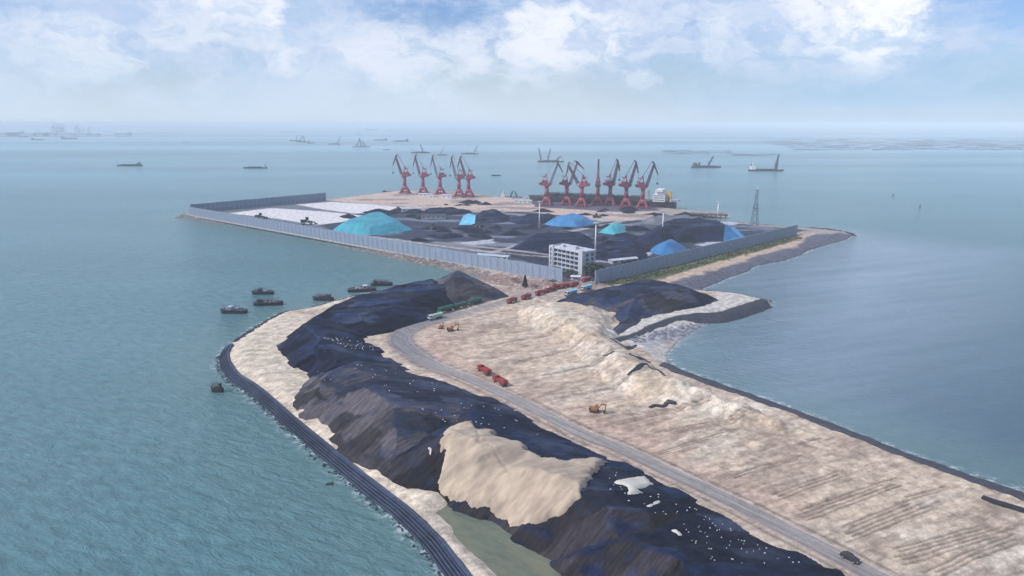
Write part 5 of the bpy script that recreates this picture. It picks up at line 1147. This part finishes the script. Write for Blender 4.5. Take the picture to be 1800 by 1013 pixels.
# ------------------------------------------------------------------ light masts and lattice tower
lm = empty('light_mast', cat='light mast', group='tall white light masts in the port yard')
MB().tube((0, 0, -.5), (0, 0, 31), .62, .36, 10).build('pole', M['white'], lm); MB().tube((0, 0, 30.6), (0, 0, 31.4), 1.5, 1.5, 12).build('crown', M['offwhite'], lm)
lp = None
for k in range(8):
    a = k * math.pi / 4; lamp = MB().box((0, 0, 0), (.8, .7, .45)).build('floodlight', M['steel'], lm, loc=(1.9 * math.cos(a), 1.9 * math.sin(a), 30.9)); lamp.rotation_euler = (0, .5, a)
for i, (u, v, tv, lab) in enumerate([(948, 405, 352, 'white light mast right of the peaked black heap'), (1046, 452, 389, 'white light mast right behind the office block'), (1164, 417, 369, 'white light mast rising behind the deep blue covered heap'), (1261, 386, 353, 'faint white light mast nearest the jetty'), (1281, 398, 352, 'thin light mast beside the sheeted end of the longest coal heap')][:4]):
    x, y = at2(u, v, 3.6); k = (v - tv) / (v - 215) * 116 / 31.2; o = place(lm, i > 0, (x, y, 3.5), 0, lab, 1); o.scale = (1.25, 1.25, k)
x, y = at2(1326, 396, 3.6); tw = empty('lattice_tower', (x, y, 3.3), label='tall steel lattice tower at the far right corner of the port', cat='tower')
tl = MB().lattice((0, 0, 0), (0, 0, 26), 7.0, 3.2, 7, .2, up=(0, 1, 0)); tl.lattice((0, 0, 26), (0, 0, 41), 3.2, 1.6, 6, .12, up=(0, 1, 0)); tl.build('frame', M['hullblue'], tw)
MB().box((0, 0, 20), (4.8, 4.8, .5)).box((0, 0, 40.8), (3, 3, .5)).build('platform', M['hullblue'], tw); MB().tube((0, 0, 41), (0, 0, 46), .15, .08, 5).tube((0, 0, 38), (0, 0, 40), 1.1, 1.1, 10).build('antenna', M['white'], tw)

# ------------------------------------------------------------------ low quay buildings and jetty
def shed(u, v, wd, dp, h, rz, label, mw='white', mr='offwhite', nm='shed'):
    x, y = at2(u, v, 3.6); s = empty(nm, (x, y, 3.5), rz, label=label, cat='shed', group='low buildings on the quay')
    MB().box((0, 0, h / 2), (wd, dp, h)).build('wall', M[mw], s)
    MB().prism([(-dp / 2 - .5, h + .02), (0, h + dp * .14), (dp / 2 + .5, h + .02)], (0, 1, 0), (0, 0, 1), (wd + 1, 0, 0)).build('roof', M[mr], s)
    n = max(2, int(wd / 6))
    for i in range(n): MB().box((-wd / 2 + wd * (i + .5) / n, -dp / 2 - .04, h * .55), (1.8, .1, 1.3)).build('window', M['glass'], s)
    return s
shed(748, 345, 22, 8, 4, -.1, 'low white shed in front of the second left-row crane'); shed(786, 349, 16, 10, 5.5, -.1, 'white shed with a taller roof between the third and fourth left-row cranes'); shed(762, 347, 12, 7, 3, -.1, 'smallest white shed in front of the middle left-row crane')
shed(723, 372, 26, 9, 4.5, .15, 'pale shed at the right tip of the farther white lot'); shed(920, 357, 26, 8, 4, -.2, 'white shed in front of the white moored vessel'); shed(762, 384, 30, 12, 4, .1, 'grey flat shed behind the big teal covered heap', 'steel', 'dark')
shed(868, 455, 30, 8, 3.2, -.4, 'long low grey shed behind the fence left of the office block', 'concrete', 'steel'); shed(1095, 461, 26, 7, 3, .45, 'long low pale shed behind the fence right of the office block', 'concrete', 'offwhite')
ja, jb = at2(1205, 378, 3), at2(1279, 380, 3); jl = math.hypot(jb[0] - ja[0], jb[1] - ja[1]); jt = empty('jetty', (ja[0], ja[1], 0), math.atan2(jb[1] - ja[1], jb[0] - ja[0]), label='dark jetty pointing right behind the port', cat='jetty')
MB().box((jl / 2, 0, 4.6), (jl, 12, 1.2)).build('deck', M['dark'], jt)
for k in range(9): MB().tube((jl * (k + .5) / 9, -5, -1), (jl * (k + .5) / 9, -5, 4), .7, .7, 8).build('pile', M['dark'], jt)
# gate wall pieces where the fences end
g = empty('gatehouse', (*at2(1012, 493, 3.6), 3.5), rad(-12), label='small pale gatehouse between the two fences', cat='building')
MB().box((0, 0, 1.6), (7, 4, 3.2)).build('wall', M['offwhite'], g); MB().box((0, 0, 3.35), (8, 5, .3)).build('roof', M['white'], g); MB().box((0, -2.05, 1.9), (3.5, .1, 1.2)).build('window', M['glass'], g); MB().box((2.6, -2.05, 1.1), (1, .12, 2.1)).build('door', M['dark'], g)

# ------------------------------------------------------------------ rafts, far port, far shore
r = random.Random(9); mb = MB()
for _ in range(420):
    v = r.choice([246, 249, 252, 255, 257, 260, 263]) + r.uniform(-1, 1); u = r.uniform(1330 + (v - 246) * 4, 1830)
    p = at(u, v, 0); dep = p[1]; mb.box((p[0], p[1], .5), (r.uniform(8, 34) * dep / 1200, r.uniform(6, 16), 1.2), r.uniform(-.05, .05))
for _ in range(60):
    u, v = r.uniform(1165, 1290), r.uniform(264, 271); p = at(u, v, 0); mb.box((p[0], p[1], .4), (r.uniform(5, 18) * p[1] / 1200, r.uniform(3, 7), .8), .1)
for _ in range(30):
    u, v = r.uniform(1290, 1360), r.uniform(271, 274); p = at(u, v, 0); mb.box((p[0], p[1], .4), (r.uniform(5, 18) * p[1] / 1200, r.uniform(3, 5), .8), .1)
tag(mb.build('oyster_rafts', M['hullblue']), 'rows of thin dark oyster rafts on the hazy water at the right', 'rafts', kind='stuff')
def islet(u0, u1, v, h, label, dpth=260, m='rock', name='far_shore'):
    a, b = at2(u0, v, 0), at2(u1, v, 0); n = 60; V = []; R = np.linspace(a, b, n); x = R[:, 0]; f = np.sin(np.linspace(0, math.pi, n)) ** .4
    hh = h * f * (.55 + .45 * (vnoise(x, x * 0, (b[0] - a[0]) / 14, 3) * 2 + 1) / 1)
    rows = [(0, -1.5), (.06, .12), (.3, .8), (.5, 1), (.8, .7), (1, -.4)]
    for q, z in rows: V.append(np.stack([x, R[:, 1] + q * dpth, hh * z if z > 0 else np.full(n, z)], 1))
    V = np.stack(V, 1); k = len(rows); i = np.arange(n * k).reshape(n, k); F = np.stack([i[:-1, :-1], i[1:, :-1], i[1:, 1:], i[:-1, 1:]], -1).reshape(-1, 4)
    return tag(np_mesh(name, V.reshape(-1, 3), F, M[m]), kind='structure')
islet(-120, 170, 240, 9, '', 900, 'rock'); islet(205, 300, 236, 10, '', 400, 'rock', 'islet'); islet(255, 300, 234.5, 5, '', 300, 'rock', 'islet'); islet(-300, 400, 227, 60, '', 2500, 'rock', 'far_hills')
def gantry(u, v, hpx, label, boom=True):
    p = at(u, v, 6); k = p[1] / 1200; H = hpx * k; s = empty('gantry_crane', p, label=label, cat='crane', group='gantry cranes of the distant port')
    f = MB()
    for sx in (-1, 1):
        for sy in (-1, 1): f.tube((sx * H * .12, sy * H * .12, 0), (sx * H * .10, sy * H * .1, H * .62), H * .018, H * .015, 5)
    f.box((0, 0, H * .62), (H * .26, H * .24, H * .03)).box((0, 0, H * .3), (H * .26, H * .03, H * .03)).build('frame', M['hullblue'], s)
    MB().tube((0, 0, H * .62), (H * .03, 0, H), H * .02, H * .015, 5).tube((0, 0, H * .66), (H * .28, 0, H * .98), H * .016, H * .014, 5).tube((H * .03, 0, H), (H * .28, 0, H * .98), H * .008, H * .008, 4).build('boom', M['hullblue'], s)
    MB().box((-H * .06, 0, H * .68), (H * .12, H * .08, H * .07)).build('machinery_house', M['offwhite'], s)
for i, (u, h_) in enumerate([(96, 21), (102, 19), (108, 20), (113, 18), (136, 19), (141, 14), (148, 12), (157, 15), (66, 10), (40, 9)]):
    gantry(u, 238, h_, 'hazy gantry crane of the distant port, ' + ['leftmost of the tall tight four', 'second of the tall tight four', 'third of the tall tight four', 'rightmost of the tall tight four', 'tall one right of the tight four', 'shorter one next to the lone tall one', 'short one before the right end', 'last one at the right end', 'short one above the pale sheds', 'short one nearest the left edge'][i])
for i, (u, w_, h_) in enumerate([(10, 260, 26), (28, 120, 34), (52, 180, 22), (78, 140, 30), (90, 110, 26), (122, 160, 24), (146, 120, 22), (168, 60, 18), (217, 120, 24)]):
    p = at(u, 239, 5); s = empty('warehouse', p, label='faint pale warehouse of the distant port, ' + ['at the left photo edge', 'second from the left edge', 'third from the left edge', 'left of the tall gantries', 'just under the tall gantries', 'right of the tall gantries', 'under the right gantries', 'smallest one at the right end', 'alone on the islet'][i], cat='warehouse', group='warehouses of the distant port')
    MB().box((0, 0, h_ / 2), (w_, 80, h_)).build('wall', M['offwhite'], s); MB().prism([(-43, h_ + .1), (0, h_ * 1.25), (43, h_ + .1)], (0, 1, 0), (0, 0, 1), (w_ + 4, 0, 0)).build('roof', M['steel'], s)

# ------------------------------------------------------------------ haze: one closed box of even air
hb = MB().box((0, 0, 62), (130000, 130000, 132)).build('haze', bpy.data.materials.new('haze'))
hm = hb.data.materials[0]; hm.use_nodes = True; n = NT(hm.node_tree); n.n.clear(); ho = n.new('ShaderNodeOutputMaterial'); pv = n.new('ShaderNodeVolumePrincipled')
pv.inputs['Color'].default_value = (.88, .95, 1.0, 1); pv.inputs['Density'].default_value = .00014; pv.inputs['Anisotropy'].default_value = -.15
n.link(pv.outputs[0], ho.inputs['Volume'])
tag(hb, 'pale blue haze over the sea', 'haze', kind='stuff')
